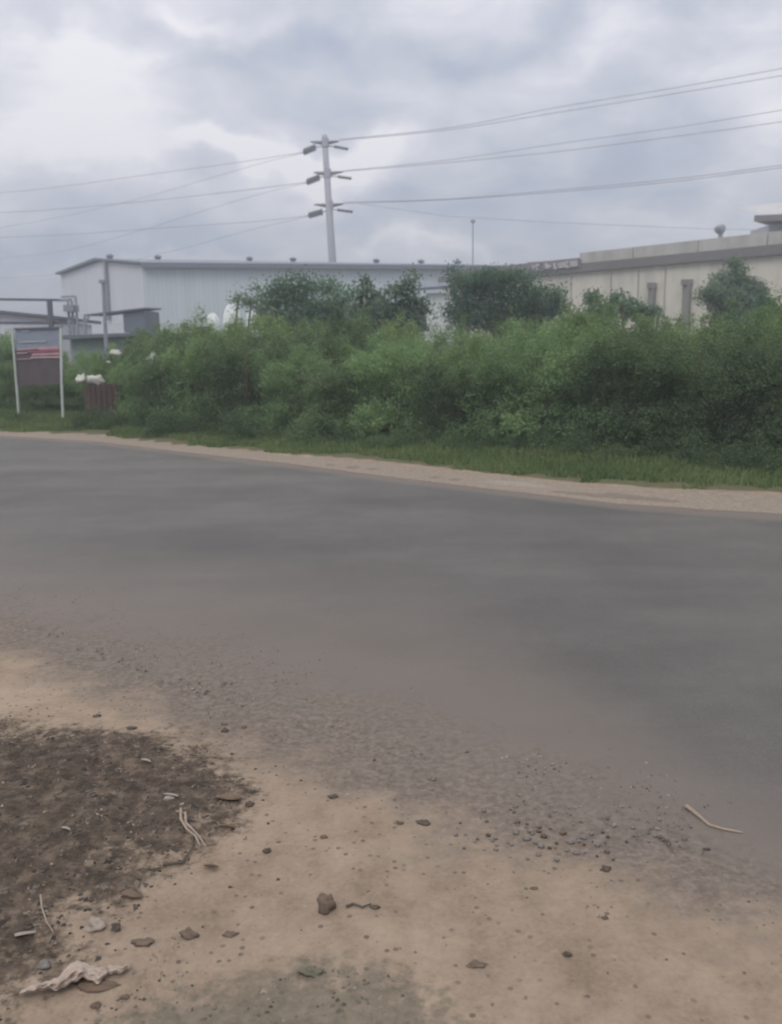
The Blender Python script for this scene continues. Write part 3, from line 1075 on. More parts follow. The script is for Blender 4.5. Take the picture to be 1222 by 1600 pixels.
# ------------------------------------------------------------------ pale warehouse on the left
def ground_pt(p):
    return Vector((p.x, p.y, 0.0))


C = P(222, 414, 85)
Lc = P(95, 430, 99)
Rr = P(820, 419, 96)
Rg = P(165, 407, 92)          # gable peak
eaveC, eaveL, eaveR = C.z, Lc.z, Rr.z
root = thing('warehouse', ground_pt((C + Rr) / 2), 'long pale blue grey metal warehouse with a low gable behind the thicket', 'warehouse')
back = Vector((Lc.x - C.x, Lc.y - C.y, 0))
Bk = Vector((Rr.x, Rr.y, 0)) + back
c0, l0, r0, b0 = ground_pt(C), ground_pt(Lc), ground_pt(Rr), Bk
MB().add([c0, r0, Vector((r0.x, r0.y, eaveR)), Vector((c0.x, c0.y, eaveC))], [(0, 1, 2, 3)]).add(
    [r0, b0, Vector((b0.x, b0.y, eaveR)), Vector((r0.x, r0.y, eaveR))], [(0, 1, 2, 3)]).add(
    [b0, l0, Vector((l0.x, l0.y, eaveL)), Vector((b0.x, b0.y, eaveR))], [(0, 1, 2, 3)]).build('wall', M['clad_blue'], root)
# gable wall
gp = Vector((Rg.x, Rg.y, Rg.z))
t_ = ((gp - c0).dot(back)) / back.dot(back)
gp = Vector((c0.x + back.x * t_, c0.y + back.y * t_, Rg.z))
ridge_dir = Vector((r0.x - c0.x, r0.y - c0.y, 0))
ridge_end = gp + ridge_dir
re_ = P(815, 416, ridge_end.y)
ridge_end.z = re_.z + 0.15
MB().add([l0, c0, Vector((c0.x, c0.y, eaveC)), gp - Vector((0, 0, .12)), Vector((l0.x, l0.y, eaveL))], [(0, 1, 2, 3, 4)]).build('gable_wall', M['clad_gable'], root)
# roof: two slopes with thickness and overhang
ov = ridge_dir.normalized() * 0.35
ob_ = back.normalized() * 0.45


def slab(a, b_, c_, d_, t):
    up = Vector((0, 0, t))
    return MB().hexa([a, b_, c_, d_], [a + up, b_ + up, c_ + up, d_ + up])


eC = Vector((c0.x, c0.y, eaveC + .05)) - ob_
eR = Vector((r0.x, r0.y, eaveR + .05)) - ob_
eL = Vector((l0.x, l0.y, eaveL + .05)) + ob_ * .15
eB = Vector((b0.x, b0.y, eaveR + .05)) + ob_
rm = slab(eC - ov, eR + ov, ridge_end + ov, gp - ov, 0.16)
roof = rm.build('roof', M['roof_blue'], root)
slab(gp - ov + Vector((0, 0, .002)), ridge_end + ov + Vector((0, 0, .002)), eB + ov, eL - ov, 0.16).build('roof', M['roof_blue'], root)
MB().bar(eC - ov + Vector((0, 0, -.12)) - ob_ * .4, eR + ov + Vector((0, 0, -.06)) - ob_ * .4, 0.3, 0.42).build('gutter', M['roof_trim'], root)
MB().bar(eC - ov * 1.3 + Vector((0, 0, .12)), gp - ov * 1.3 + Vector((0, 0, .12)), 0.14, 0.2).bar(gp - ov * 1.3 + Vector((0, 0, .123)), eL - ov * 1.3 + Vector((0, 0, .12)), 0.14, 0.2).build('verge_trim', M['roof_trim'], root)
for vx in (172, 247, 390, 458, 588, 658, 716):
    # where along the ridge
    best = min((abs((lambda q: 0)(0)) + 0, 0) for _ in range(1))
    lo_, hi_ = 0.0, 1.0
    for _ in range(40):
        m_ = (lo_ + hi_) / 2
        q = gp.lerp(ridge_end, m_)
        l = CAMROT.transposed() @ (q - Vector((0, 0, CAM_H)))
        pxq = CX + F * l.x / -l.z
        if pxq < vx:
            lo_ = m_
        else:
            hi_ = m_
    q = gp.lerp(ridge_end, lo_)
    mb = MB()
    mb.tube([q + Vector((0, 0, 0.0)), q + Vector((0, 0, 0.3))], 0.26, 10)
    mb.tube([q + Vector((0, 0, 0.30)), q + Vector((0, 0, 0.42)), q + Vector((0, 0, 0.58))], [0.34, 0.40, 0.16], 10)
    mb.build('ridge_vent', M['roof_trim'], root)


def on_gable(px, py):
    """point on the gable plane seen at px, py"""
    n = back.cross(Vector((0, 0, 1))).normalized()
    d = ray(px, py)
    o = Vector((0, 0, CAM_H))
    t = (c0 - o).dot(n) / d.dot(n)
    return o + d * t, n


gq0, gn = on_gable(168, 408)
gq1, _ = on_gable(173, 500)
if gn.y > 0:
    gn = -gn
MB().bar(gq0 + gn * .2, gq1 + gn * .2, 0.34, 0.34).build('downpipe', M['grey_steel'], root)

# ------------------------------------------------------------------ cream factory on the right
WA = P(640, 430, 86)
WB = P(1500, 330, 47)
wd = Vector((WB.x - WA.x, WB.y - WA.y, 0))
wn = Vector((wd.y, -wd.x, 0)).normalized()
if wn.y > 0:
    wn = -wn


def on_wall(px, py, off=0.0, p0=None):
    n = wn
    o = Vector((0, 0, CAM_H))
    pt = Vector((WA.x, WA.y, 0)) + n * off
    d = ray(px, py)
    return o + d * ((pt - o).dot(n) / d.dot(n))


eave = [on_wall(x, y) for x, y in ((700, 432), (1222, 381))]
e0, e1 = eave
sl_ = (e1.z - e0.z) / ((Vector((e1.x, e1.y, 0)) - Vector((e0.x, e0.y, 0))).length)
par0, par1 = on_wall(800, 411), on_wall(1222, 361)
hp = par1.z - on_wall(1222, 381).z
A0 = Vector((e0.x, e0.y, 0)) - wd.normalized() * 1.0
B0 = Vector((e1.x, e1.y, 0)) + wd.normalized() * 6.0


def wz(p, base_z, ref):
    return base_z + sl_ * ((Vector((p.x, p.y, 0)) - Vector((ref.x, ref.y, 0))).dot(wd.normalized()))


root = thing('factory', ground_pt((A0 + B0) / 2), 'long cream walled factory with dark eaves band and grey parapet on the right', 'factory')
inw = -wn
za, zb = wz(A0, e0.z, e0), wz(B0, e0.z, e0)


def prism(a, b_, z0a, z0b, z1a, z1b, o0, o1):
    a0, a1 = a + wn * o0, a + wn * o1
    b0_, b1 = b_ + wn * o0, b_ + wn * o1
    f = lambda p, z: Vector((p.x, p.y, z))
    return MB().hexa([f(a0, z0a), f(b0_, z0b), f(b1, z0b), f(a1, z0a)], [f(a0, z1a), f(b0_, z1b), f(b1, z1b), f(a1, z1a)])


prism(A0, B0, 0, 0, za, zb, 0.0, -22).build('wall', M['conc_wall'], root)
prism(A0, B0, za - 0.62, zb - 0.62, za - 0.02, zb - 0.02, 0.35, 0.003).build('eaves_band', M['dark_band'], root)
# parapet of separate sheets from px 905 on; the lettering board fills 820..905
pz = lambda p: wz(p, e0.z, e0) + hp
q905 = on_wall(905, 405, 0.15)
q905.z = 0
seams = [905, 989, 1090, 1198, 1330]
mb = MB()
for s0, s1 in zip(seams[:-1], seams[1:]):
    a, b_ = on_wall(s0 + 0.8, 400, 0.15), on_wall(s1 - 0.8, 400, 0.15)
    a.z = b_.z = 0
    f = lambda p, z: Vector((p.x, p.y, z))
    mb.hexa([f(a, pz(a) - hp - .02), f(b_, pz(b_) - hp - .02), f(b_ - wn * .3, pz(b_) - hp - .02), f(a - wn * .3, pz(a) - hp - .02)],
            [f(a, pz(a)), f(b_, pz(b_)), f(b_ - wn * .3, pz(b_)), f(a - wn * .3, pz(a))])
mb.build('parapet', M['parapet'], root)
a, b_ = on_wall(700, 400, -0.5), on_wall(1330, 400, -0.5)
a.z = b_.z = 0
prism(a, b_, pz(a) - hp - .3, pz(b_) - hp - .3, pz(a) - .25, pz(b_) - .25, 0, -.3).build('parapet', M['dark_band'], root)
# pale roof rising behind the parapet at the right end
a, b_ = on_wall(930, 400, -2.5), on_wall(1330, 380, -2.5)
f = lambda p, z: Vector((p.x, p.y, z))
MB().add([f(a, pz(a) - hp), f(b_, pz(b_) - hp), f(b_ - wn * 9, P(1330, 320, (b_ - wn * 9).y).z), f(a - wn * 9, pz(a) - .1)], [(0, 1, 2, 3)]).build('roof', M['upper_roof'], root)
# lettering board: the words are too blurred to read, only their strokes show
sg = prism(on_wall(822, 412, 0.5) * 1.0, on_wall(905, 405, 0.5) * 1.0, 0, 0, 0, 0, 0, 0)
a, b_ = on_wall(824, 410, 0.45), on_wall(905, 404, 0.45)
a2, b2 = on_wall(824, 426, 0.45), on_wall(905, 417, 0.45)
board = MB().hexa([f(a, a2.z), f(b_, b2.z), f(b_ - wn * .2, b2.z), f(a - wn * .2, a2.z)], [f(a, a.z), f(b_, b_.z), f(b_ - wn * .2, b_.z), f(a - wn * .2, a.z)]).build('sign_board', M['letter_board'], root)
STROKES = [(833, 414, 833, 421), (838, 414, 838, 421), (838, 414, 843, 414), (838, 421, 843, 421), (853, 411, 854, 420), (857, 413, 857, 419.5), (857, 416, 861, 416), (866, 411, 867, 419.5), (867, 419.5, 871, 419),
           (873, 412, 875, 419), (875, 411, 877, 418.5), (872, 415, 877, 415), (880, 409.5, 881, 418), (884, 409.5, 885, 417.5), (884, 409.5, 888, 409), (885, 417.5, 889, 417), (892, 408.5, 892.6, 417), (896, 408, 896.6, 416.5), (892, 412, 896, 412), (900, 407.5, 900.6, 416)]
mb = MB()
for x0, y0_, x1, y1_ in STROKES:
    p0, p1 = on_wall(x0, y0_, 0.5), on_wall(x1, y1_, 0.5)
    mb.bar(p0, p1, 0.13, 0.10, up=wn)
mb.build('lettering', M['letter_pale'], board)
for x, yt, w in ((1019, 446, 0.42), (1074, 441, 0.5)):
    a = on_wall(x, yt, 0.2)
    MB().bar(a, f(a, 0.2), w, 0.3, up=wn).build('downpipe', M['pilaster'], root)
    MB().box(a + wn * .05, (w * 1.3, 0.4, 0.35)).build('pipe_head', M['pilaster'], root)
for x in (893, 998, 1040, 955, 1130):
    a = on_wall(x, 420, 0.03)
    a.z = wz(a, e0.z, e0) - 0.8
    MB().bar(a, f(a, 0.2), 0.07, 0.05, up=wn).build('panel_joint', M['joint'], root)
# roof ventilator and the raised dark-edged roof at the far right
a = on_wall(1126, 366, -1.5)
mb = MB().tube([a - Vector((0, 0, 1.0)), a + Vector((0, 0, .05))], 0.14, 10)
mb.tube([a, a + Vector((-.02, 0, .22)), a + Vector((-.08, 0, .42)), a + Vector((-.12, 0, .56))], [0.16, 0.34, 0.36, 0.26], 12)
mb.build('roof_ventilator', M['grey_steel'], root)
a, b_ = P(1188, 344, 66), P(1420, 336, 60)
mb = MB().bar(a, b_, 2.6, 0.40)
mb.build('raised_roof_edge', M['dark_band'], root)
up = Vector((0, 0, .26))
MB().add([a + up + Vector((0, -1.2, 0)), b_ + up + Vector((0, -1.2, 0)), b_ + Vector((0, 5, 2.2)), a + Vector((0, 5, 1.6))], [(0, 1, 2, 3)]).build('raised_roof', M['upper_roof'], root)
MB().hexa([Vector((a.x + .9, a.y + .6, 5)), Vector((b_.x, b_.y + .6, 5)), Vector((b_.x, b_.y + 4, 5)), Vector((a.x + .9, a.y + 4, 5))],
          [Vector((a.x + .9, a.y + .6, a.z - .25)), Vector((b_.x, b_.y + .6, b_.z - .25)), Vector((b_.x, b_.y + 4, b_.z - .25)), Vector((a.x + .9, a.y + 4, a.z - .25))]).build('clerestory_wall', M['upper_roof'], root)


# ------------------------------------------------------------------ pale shed in the middle
D = 46
a = P(668, 452, D)
b_ = P(705, 452, D)
root = thing('shed', ground_pt((a + b_) / 2), 'small pale plastered shed with a thin roof edge left of the broad tree', 'shed')
zt = P(668, 458, D).z
MB().hexa([(a.x, D, 0), (b_.x + .4, D, 0), (b_.x + .4, D + 4, 0), (a.x, D + 4, 0)], [(a.x, D, zt), (b_.x + .4, D, zt), (b_.x + .4, D + 4, zt), (a.x, D + 4, zt)]).build('wall', M['white_wall'], root)
ra, rb_ = P(645, 455, D - .4), P(712, 450, D - .4)
MB().hexa([ra, rb_, rb_ + Vector((0, 5, .5)), ra + Vector((0, 5, .5))], [ra + Vector((0, 0, .14)), rb_ + Vector((0, 0, .14)), rb_ + Vector((0, 5, .64)), ra + Vector((0, 5, .64))]).build('roof', M['roof_trim'], root)
# ridge cap sheet over it, brighter
# white heaps/tanks under the long wall
for k, (x0, x1, yt, lab) in enumerate(((318, 346, 492, 'low white mound left of the two under the long warehouse wall'), (346, 378, 478, 'rounded white tarpaulin mound, middle of the three under the warehouse wall'),
                                      (383, 405, 482, 'upright white mound nearest the dark bushy tree'))):
    D = 33
    pa, pb = P(x0, 505, D), P(x1, 505, D)
    top = P((x0 + x1) / 2, yt, D).z
    w = (pb.x - pa.x) / 2 * 1.1
    c = Vector(((pa.x + pb.x) / 2, D, 0))
    mb = MB()
    prof = [(1.0, 0.0), (1.02, 0.5), (0.95, 0.75), (0.7, 0.92), (0.35, 0.985), (0.05, 1.0)]
    n = 16
    vs, fs = [], []
    for r_, h_ in prof:
        for i in range(n):
            an = 2 * math.pi * i / n
            kx = 1 + 0.08 * math.sin(3 * an + k)
            vs.append((c.x + w * r_ * kx * math.cos(an), c.y + w * r_ * kx * math.sin(an), top * h_ * (1 + 0.03 * math.sin(5 * an))))
    for j in range(len(prof) - 1):
        for i in range(n):
            fs.append((j * n + i, j * n + (i + 1) % n, (j + 1) * n + (i + 1) % n, (j + 1) * n + i))
    fs.append(tuple((len(prof) - 1) * n + i for i in range(n)))
    mb.add(vs, fs)
    o = mb.build('covered_heap', M['white_wall'], None, origin=c, smooth=True)
    tag(o, lab, 'covered heap', 'white covered heaps under the warehouse wall')


# ------------------------------------------------------------------ left yard structures
def px_bar(mb, p, q, D0, D1=None, w=0.12, h=None):
    D1 = D0 if D1 is None else D1
    mb.bar(P(p[0], p[1], D0), P(q[0], q[1], D1), w, h or w)


# dark steel gantry
base = ground_pt(P(77, 520, 44))
root = thing('steel_gantry', base, 'dark steel gantry frame of two long beams at the left edge', 'gantry')
mb = MB()
px_bar(mb, (-160, 466), (100, 469), 44, 44, 0.10, 0.11)
mb.build('top_beam', M['dark_steel'], root)
mb = MB()
px_bar(mb, (-160, 504), (118, 505), 44, 44, 0.10, 0.13)
mb.build('lower_beam', M['dark_steel'], root)
mb = MB()
a = P(77, 467, 43.9)
mb.bar(a, f(a, 0), 0.20, 0.20, up=Vector((0, 1, 0)))
mb.bar(P(80, 498, 43.9), P(90, 497, 43.9), 0.1, 0.1)
mb.build('post', M['dark_steel'], root)
a = P(-150, 467, 43.9)
MB().bar(a, f(a, 0), 0.20, 0.20, up=Vector((0, 1, 0))).build('post', M['dark_steel'], root)
# low grey-blue roofed shed behind the gantry
D = 50
root = thing('yard_shed', ground_pt(P(20, 520, D)), 'low shed with sloping blue grey roof behind the gantry at the left edge', 'shed')
ra, rb_ = P(-160, 474, D), P(86, 498, D)
mb = MB().hexa([ra, rb_, rb_ + Vector((0, 8, -.1)), ra + Vector((0, 8, -.1))], [ra + Vector((0, 0, .16)), rb_ + Vector((0, 0, .16)), rb_ + Vector((0, 8, .1)), ra + Vector((0, 8, .1))])
mb.build('roof', M['dark_steel'], root)
wz0 = lambda p: p - Vector((0, 0, .05))
MB().hexa([f(ra + Vector((.2, .4, 0)), 0), f(rb_ + Vector((-.3, .4, 0)), 0), f(rb_ + Vector((-.3, 7, 0)), 0), f(ra + Vector((.2, 7, 0)), 0)],
          [ra + Vector((.2, .4, -.003)), rb_ + Vector((-.3, .4, -.003)), rb_ + Vector((-.3, 7, -.15)), ra + Vector((.2, 7, -.15))]).build('wall', M['clad_gable'], root)
# ladder-like tower with a tank box
D = 42
root = thing('steel_tower', ground_pt(P(110, 520, D)), 'slim grey steel tower with a boxy head beside the warehouse corner', 'tower')
for x, t in ((106, 470), (112, 470), (118, 463)):
    a = P(x, t, D + (0.5 if x == 112 else 0))
    MB().bar(a, f(a, 0), 0.09, 0.09, up=Vector((0, 1, 0))).build('leg', M['grey_steel'], root)
a, b_ = P(102, 477, D), P(118, 487, D)
MB().hexa([(a.x, D - .3, b_.z), (b_.x, D - .3, b_.z), (b_.x, D + .5, b_.z), (a.x, D + .5, b_.z)], [(a.x, D - .3, a.z), (b_.x, D - .3, a.z), (b_.x, D + .5, a.z), (a.x, D + .5, a.z)]).build('head_box', M['grey_steel'], root)
mb = MB()
px_bar(mb, (96, 464), (118, 463), D, D, 0.08)
px_bar(mb, (92, 470), (112, 468), D, D, 0.1, 0.1)
for yy in (495, 508, 518):
    px_bar(mb, (106, yy), (118, yy), D - .06, D - .06, 0.05)
mb.build('cross_bar', M['grey_steel'], root)

# open lean-to with the slate end panel
D = 40
root = thing('open_lean_to', ground_pt(P(180, 520, D)), 'open lean-to with thin rising roof and dark slate end panel before the gable', 'lean-to')
mb = MB()
pl = P(131, 494, D)
pr = P(226, 483, D)
mb.hexa([pl, pr, pr + Vector((0, 3, .1)), pl + Vector((0, 3, .1))], [pl + Vector((0, 0, .07)), pr + Vector((0, 0, .07)), pr + Vector((0, 3, .17)), pl + Vector((0, 3, .17))])
mb.build('roof', M['roof_trim'], root)
a = P(132, 495, D + .1)
MB().bar(a, f(a, 0), 0.09, 0.09, up=Vector((0, 1, 0))).build('post', M['grey_steel'], root)
MB().bar(P(133, 506, D + .1), P(139, 494.5, D + .1), 0.06, 0.06).build('brace', M['grey_steel'], root)
MB().bar(P(168, 500, D + .1), P(174, 492, D + .1), 0.06, 0.06).build('brace', M['grey_steel'], root)
a, b_ = P(192, 488, D + .15), P(225, 484.5, D + .15)
zb_ = P(200, 519, D).z
MB().hexa([f(a, zb_), f(b_, zb_), f(b_, zb_) + Vector((0, 2.6, 0)), f(a, zb_) + Vector((0, 2.6, 0))], [a, b_, b_ + Vector((0, 2.6, 0)), a + Vector((0, 2.6, 0))]).build('end_panel', M['slate_panel'], root)
mb = MB()
px_bar(mb, (166, 507), (190, 507), D + .1, D + .1, 0.05)
px_bar(mb, (166, 514), (190, 514), D + .1, D + .1, 0.05)
mb.build('rail', M['pale_post'], root)

# low store in front: dark roof, pale green grey wall with a round black hole
D = 36
root = thing('low_store', ground_pt(P(160, 530, D)), 'low store with dark flat roof and pale wall with a round black vent', 'store')
ra, rb_ = P(95, 524, D), P(232, 519, D)
MB().hexa([ra - Vector((0, 0, .16)), rb_ - Vector((0, 0, .12)), rb_ + Vector((0, 5, -.12)), ra + Vector((0, 5, -.16))], [ra, rb_, rb_ + Vector((0, 5, 0)), ra + Vector((0, 5, 0))]).build('roof', M['slate_panel'], root)
MB().hexa([f(ra + Vector((.2, .5, 0)), 0), f(rb_ + Vector((-.2, .5, 0)), 0), f(rb_ + Vector((-.2, 4.5, 0)), 0), f(ra + Vector((.2, 4.5, 0)), 0)],
          [ra + Vector((.2, .5, -.17)), rb_ + Vector((-.2, .5, -.13)), rb_ + Vector((-.2, 4.5, -.13)), ra + Vector((.2, 4.5, -.17))]).build('wall', M['teal_wall'], root)
a = P(203, 535, D + .5)
MB().tube([a + Vector((0, 0.05, 0)), a - Vector((0, 0.08, 0))], 0.085, 14).build('round_vent', M['black'], root)

# yard lamp post
D = 35
a = P(161, 440, D)
root = thing('yard_post', ground_pt(a), 'thin grey post with a small square head before the gable wall', 'post')
b_ = P(166, 540, D)
MB().tube([b_.lerp(a, -0.5), b_, a], [0.085, 0.08, 0.06], 8).build('pole', M['grey_steel'], root)
MB().box(a + Vector((0.02, 0, 0)), (0.30, 0.2, 0.12)).build('head', M['grey_steel'], root)
# far light mast
D = 120
a = P(739, 346, D)
root = thing('light_mast', ground_pt(a), 'thin distant light mast rising above the roofs right of centre', 'mast')
MB().tube([f(a, 0), a], [0.13, 0.07], 8).build('pole', M['grey_steel'], root)
MB().box(a, (0.55, 0.4, 0.35)).build('lamp_head', M['grey_steel'], root)

# ------------------------------------------------------------------ power pole
D = 113
top = P(507, 211, D)
mid = P(520, 415, D)
bot = top + (mid - top) * (top.z / (top.z - mid.z))
root = thing('power_pole', bot, 'tall slightly leaning grey power pole with three pairs of crossarms', 'power pole')
MB().tube([bot, mid, top], [0.62, 0.48, 0.33], 14).build('pole', M['steel_pole'], root, smooth=True)
arms = [(222, 485, 530, 508), (270, 490, 536, 511.5), (320, 491, 537, 515)]
tips = []
for (y, xl, xr, xc) in arms:
    c = P(xc, y, D)
    for xt in (xl, xr):
        t = P(xt, y - 1.5 if xt == xr else y - .5, D)
        n_ = (t - c).normalized()
        mb = MB().tube([c + Vector((0, 0, -.12)), c.lerp(t, .5) + Vector((0, 0, -.06)), t], [0.26, 0.20, 0.08], 8)
        mb.build('crossarm', M['insulator'], root)
        tips.append(t)
    MB().tube([P(xc, y - 6, D), P(xc + .4, y + 8, D)], 0.44, 12).build('collar', M['steel_pole'], root)
INS = [((493, 230), (474, 238)), ((499, 277), (479, 285)), ((504, 331), (482, 337))]
for (a_, b2_) in INS:
    a, b_ = P(*a_, D - .5), P(*b2_, D + .5)
    mb = MB()
    for dz in (-.12, .12):
        o_ = Vector((0, 0, dz))
        pts, rr = [], []
        for i in range(21):
            pts.append(a.lerp(b_, i / 20) + o_)
            rr.append(0.29 if i % 4 in (1, 2) else 0.10)
        mb.tube(pts, rr, 8)
    mb.build('insulator_string', M['insulator'], root)
    MB().tube([P(508 if a_[0] < 496 else 514, a_[1] - 2, D), a], 0.06, 6).build('link', M['insulator'], root)
INS2 = [((522, 229), (544, 233)), ((528, 276), (549, 279)), ((527, 328), (551, 331))]
for (a_, b2_) in INS2:
    a, b_ = P(*a_, D - .5), P(*b2_, D + .5)
    pts = [a.lerp(b_, i / 12) for i in range(13)]
    MB().tube(pts, [0.10 if i % 3 == 0 else 0.19 for i in range(13)], 8).build('insulator_string', M['insulator'], root)
    MB().tube([P(512 if a_[1] < 250 else 516, a_[1] - 1, D), a], 0.06, 6).build('link', M['insulator'], root)

# conductors
WIRES = [
    ('upper wire of the top pair running right from the pole', 0.055, [(530, 218, 113), (700, 200, 107), (870, 168, 101), (1050, 138, 96), (1222, 107, 91), (1500, 55, 84)]),
    ('lower wire of the top pair running right from the pole', 0.055, [(532, 219, 113), (700, 203, 107), (870, 176, 101), (1050, 147, 96), (1222, 118, 91), (1500, 68, 84)]),
    ('upper wire of the middle pair running right from the pole', 0.05, [(536, 267, 113), (700, 250, 107), (870, 225, 101), (1050, 200, 96), (1222, 172, 91), (1500, 125, 84)]),
    ('lower wire of the middle pair running right from the pole', 0.055, [(536, 268, 113), (700, 254, 107), (870, 237, 101), (1050, 214, 96), (1222, 190, 91), (1500, 145, 84)]),
    ('upper wire of the lowest pair running right from the pole', 0.055, [(537, 316, 113), (700, 311, 107), (870, 297, 101), (1050, 280, 96), (1222, 258, 91), (1500, 220, 84)]),
    ('lower wire of the lowest pair running right from the pole', 0.055, [(537, 318, 113), (700, 312, 107), (870, 300, 101), (1050, 284, 96), (1222, 262, 91), (1500, 226, 84)]),
    ('topmost wire running left from the pole to the frame edge', 0.05, [(474, 238, 113), (350, 257, 122), (230, 273, 131), (100, 291, 141), (0, 301, 150), (-250, 318, 175)]),
    ('second wire down running left from the pole to the frame edge', 0.06, [(479, 285, 113), (350, 301, 122), (240, 313, 131), (100, 326, 141), (0, 332, 150), (-250, 340, 175)]),
    ('third wire down running left from the pole to the frame edge', 0.05, [(482, 337, 113), (400, 346, 120), (240, 357, 131), (100, 367, 141), (0, 371, 150), (-250, 378, 175)]),
    ('faint upper wire sloping steeply down left from the pole', 0.04, [(474, 239, 113), (420, 252, 117), (350, 272, 122), (230, 307, 135), (100, 338, 150), (0, 356, 162)]),
    ('faint middle wire sloping down left from the pole to the warehouse roof', 0.04, [(479, 286, 113), (400, 305, 119), (310, 332, 127), (200, 366, 140), (100, 392, 152), (0, 404, 165)]),
    ('faint lowest wire sloping down left behind the warehouse gable', 0.04, [(482, 338, 113), (380, 362, 122), (290, 387, 131), (180, 412, 142), (80, 429, 155), (0, 435, 165)]),
]
for lab, r_, pts in WIRES:
    ctrl = [P(*p) for p in pts]
    out_ = []
    for i in range(len(ctrl) - 1):     # Catmull-Rom
        p0 = ctrl[max(i - 1, 0)]
        p1, p2 = ctrl[i], ctrl[i + 1]
        p3 = ctrl[min(i + 2, len(ctrl) - 1)]
        for k in range(8):
            t = k / 8
            out_.append(0.5 * ((2 * p1) + (-p0 + p2) * t + (2 * p0 - 5 * p1 + 4 * p2 - p3) * t * t + (-p0 + 3 * p1 - 3 * p2 + p3) * t ** 3))
    out_.append(ctrl[-1])
    o = MB().tube(out_, r_ * 0.62, 5).build('power_wire', M['wire'])
    tag(o, lab, 'wire', 'power wires strung from the tall pole')
# thin far line low on the right
o = MB().tube([P(560, 318, 150), P(700, 338, 150), P(870, 348, 145), P(1110, 358, 140), P(1400, 362, 135)], 0.035, 5).build('power_wire', M['wire'])
tag(o, 'very thin faint wire hanging low over the factory parapet', 'wire', 'power wires strung from the tall pole')


# ------------------------------------------------------------------ roadside signboard
pL, pR = G(30, 656), G(99, 662)
DL, DR = pL.y, pR.y
root = thing('signboard', (pL + pR) / 2, 'roadside signboard with blue grey top and faded red stripes on pale posts', 'signboard')
tl = P(19, 512, DL)
MB().tube([pL, P(26, 600, DL), tl], 0.032, 8).build('post', M['pale_post'], root)
tr_ = P(95, 512, DR)
MB().tube([pR, P(96.5, 600, DR), tr_], 0.032, 8).build('post', M['pale_post'], root)


def board_pt(px, py, off=0.0):
    n = (tr_ - tl).cross(Vector((0, 0, 1))).normalized()
    if n.y > 0:
        n = -n
    o = Vector((0, 0, CAM_H))
    d = ray(px, py)
    return o + d * ((tl + n * off - o).dot(n) / d.dot(n)), n


def panel(name, quad, mat, off, th, parent):
    ps = [board_pt(x, y, off) for x, y in quad]
    n = ps[0][1]
    fr = [p[0] for p in ps]
    bk = [p - n * th for p in fr]
    return MB().hexa([fr[3], fr[2], bk[2], bk[3]], [fr[0], fr[1], bk[1], bk[0]]).build(name, mat, parent)


tp = panel('top_panel', [(23, 513), (93, 511), (94, 543), (24, 545)], M['sign_blue'], -0.02, 0.05, root)
fp = panel('face_panel', [(24, 545.5), (94, 543.5), (97, 600), (28, 604)], M['sign_maroon'], -0.02, 0.05, root)
panel('lettering', [(26, 545.5), (60, 542.5), (60, 545), (26, 548)], M['sign_pink'], 0.0, 0.015, fp)
panel('lettering', [(60, 542), (92, 541), (92.5, 545.5), (60, 546.5)], M['sign_pink'], 0.0, 0.015, fp)
panel('stripe', [(42, 548), (92.5, 546), (93, 549.5), (42, 551)], M['sign_red'], 0.0, 0.013, fp)
panel('stripe', [(26, 551), (42, 550), (42, 552), (26, 553)], M['sign_pink'], 0.0, 0.012, fp)
panel('stripe', [(50, 552.5), (92.5, 550.5), (93, 554), (50, 555)], M['sign_pink'], 0.0, 0.011, fp)
panel('stripe', [(50, 555.3), (93, 554.3), (93, 557), (50, 557.4)], M['sign_red'], 0.0, 0.014, fp)
panel('stripe', [(26, 560.8), (50, 559.5), (50, 561), (26, 562)], M['sign_pink'], 0.0, 0.012, fp)
panel('white_line', [(48, 558.0), (95, 557.4), (95, 558.7), (48, 559.3)], M['sign_white'], 0.0, 0.016, fp)
panel('faint_line', [(30, 533.5), (72, 532), (72, 534.5), (30, 536)], M['sign_pale_blue'], 0.0, 0.012, tp)
panel('faint_line', [(34, 516.5), (46, 516), (46, 518.5), (34, 519)], M['sign_pale_blue'], 0.0, 0.012, tp)
panel('top_rail', [(22, 512.5), (94, 510.5), (94, 513.5), (22, 515.5)], M['dark_steel'], 0.02, 0.06, root)


# rusty bin with white sacks
g = G(158, 666)
gx0, gx1 = P(132, 600, g.y + .2), P(182, 600, g.y + .2)
zt = P(150, 602, g.y + .2).z
zt2 = P(180, 604, g.y + .2).z
root = thing('rusty_bin', (0.5 * (gx0.x + gx1.x), g.y + .2, 0), 'rusty brown sheet metal bin in the weeds right of the signboard', 'bin')
yb = g.y + .2
mb = MB()
for k in range(12):       # ribbed front sheet
    x0 = gx0.x + (gx1.x - gx0.x) * k / 12
    x1 = gx0.x + (gx1.x - gx0.x) * (k + 1) / 12
    oo = 0.02 * (k % 2)
    mb.hexa([(x0, yb - oo, 0), (x1, yb - oo, 0), (x1, yb + .05, 0), (x0, yb + .05, 0)], [(x0, yb - oo, zt), (x1, yb - oo, zt), (x1, yb + .05, zt), (x0, yb + .05, zt)])
mb.build('front_sheet', M['rust'], root)
for x0 in (gx0.x - .05, gx1.x + .003):
    MB().box((x0 + .02, yb + .45, zt / 2), (.04, .8, zt)).build('side_sheet', M['rust'], root)
MB().box(((gx0.x + gx1.x) / 2, yb + .87, zt / 2), (gx1.x - gx0.x, .04, zt)).build('back_sheet', M['rust'], root)
MB().box(((gx0.x + gx1.x) / 2, yb + .43, zt - .08), (gx1.x - gx0.x - .06, .72, .04)).build('lid', M['rust'], root)


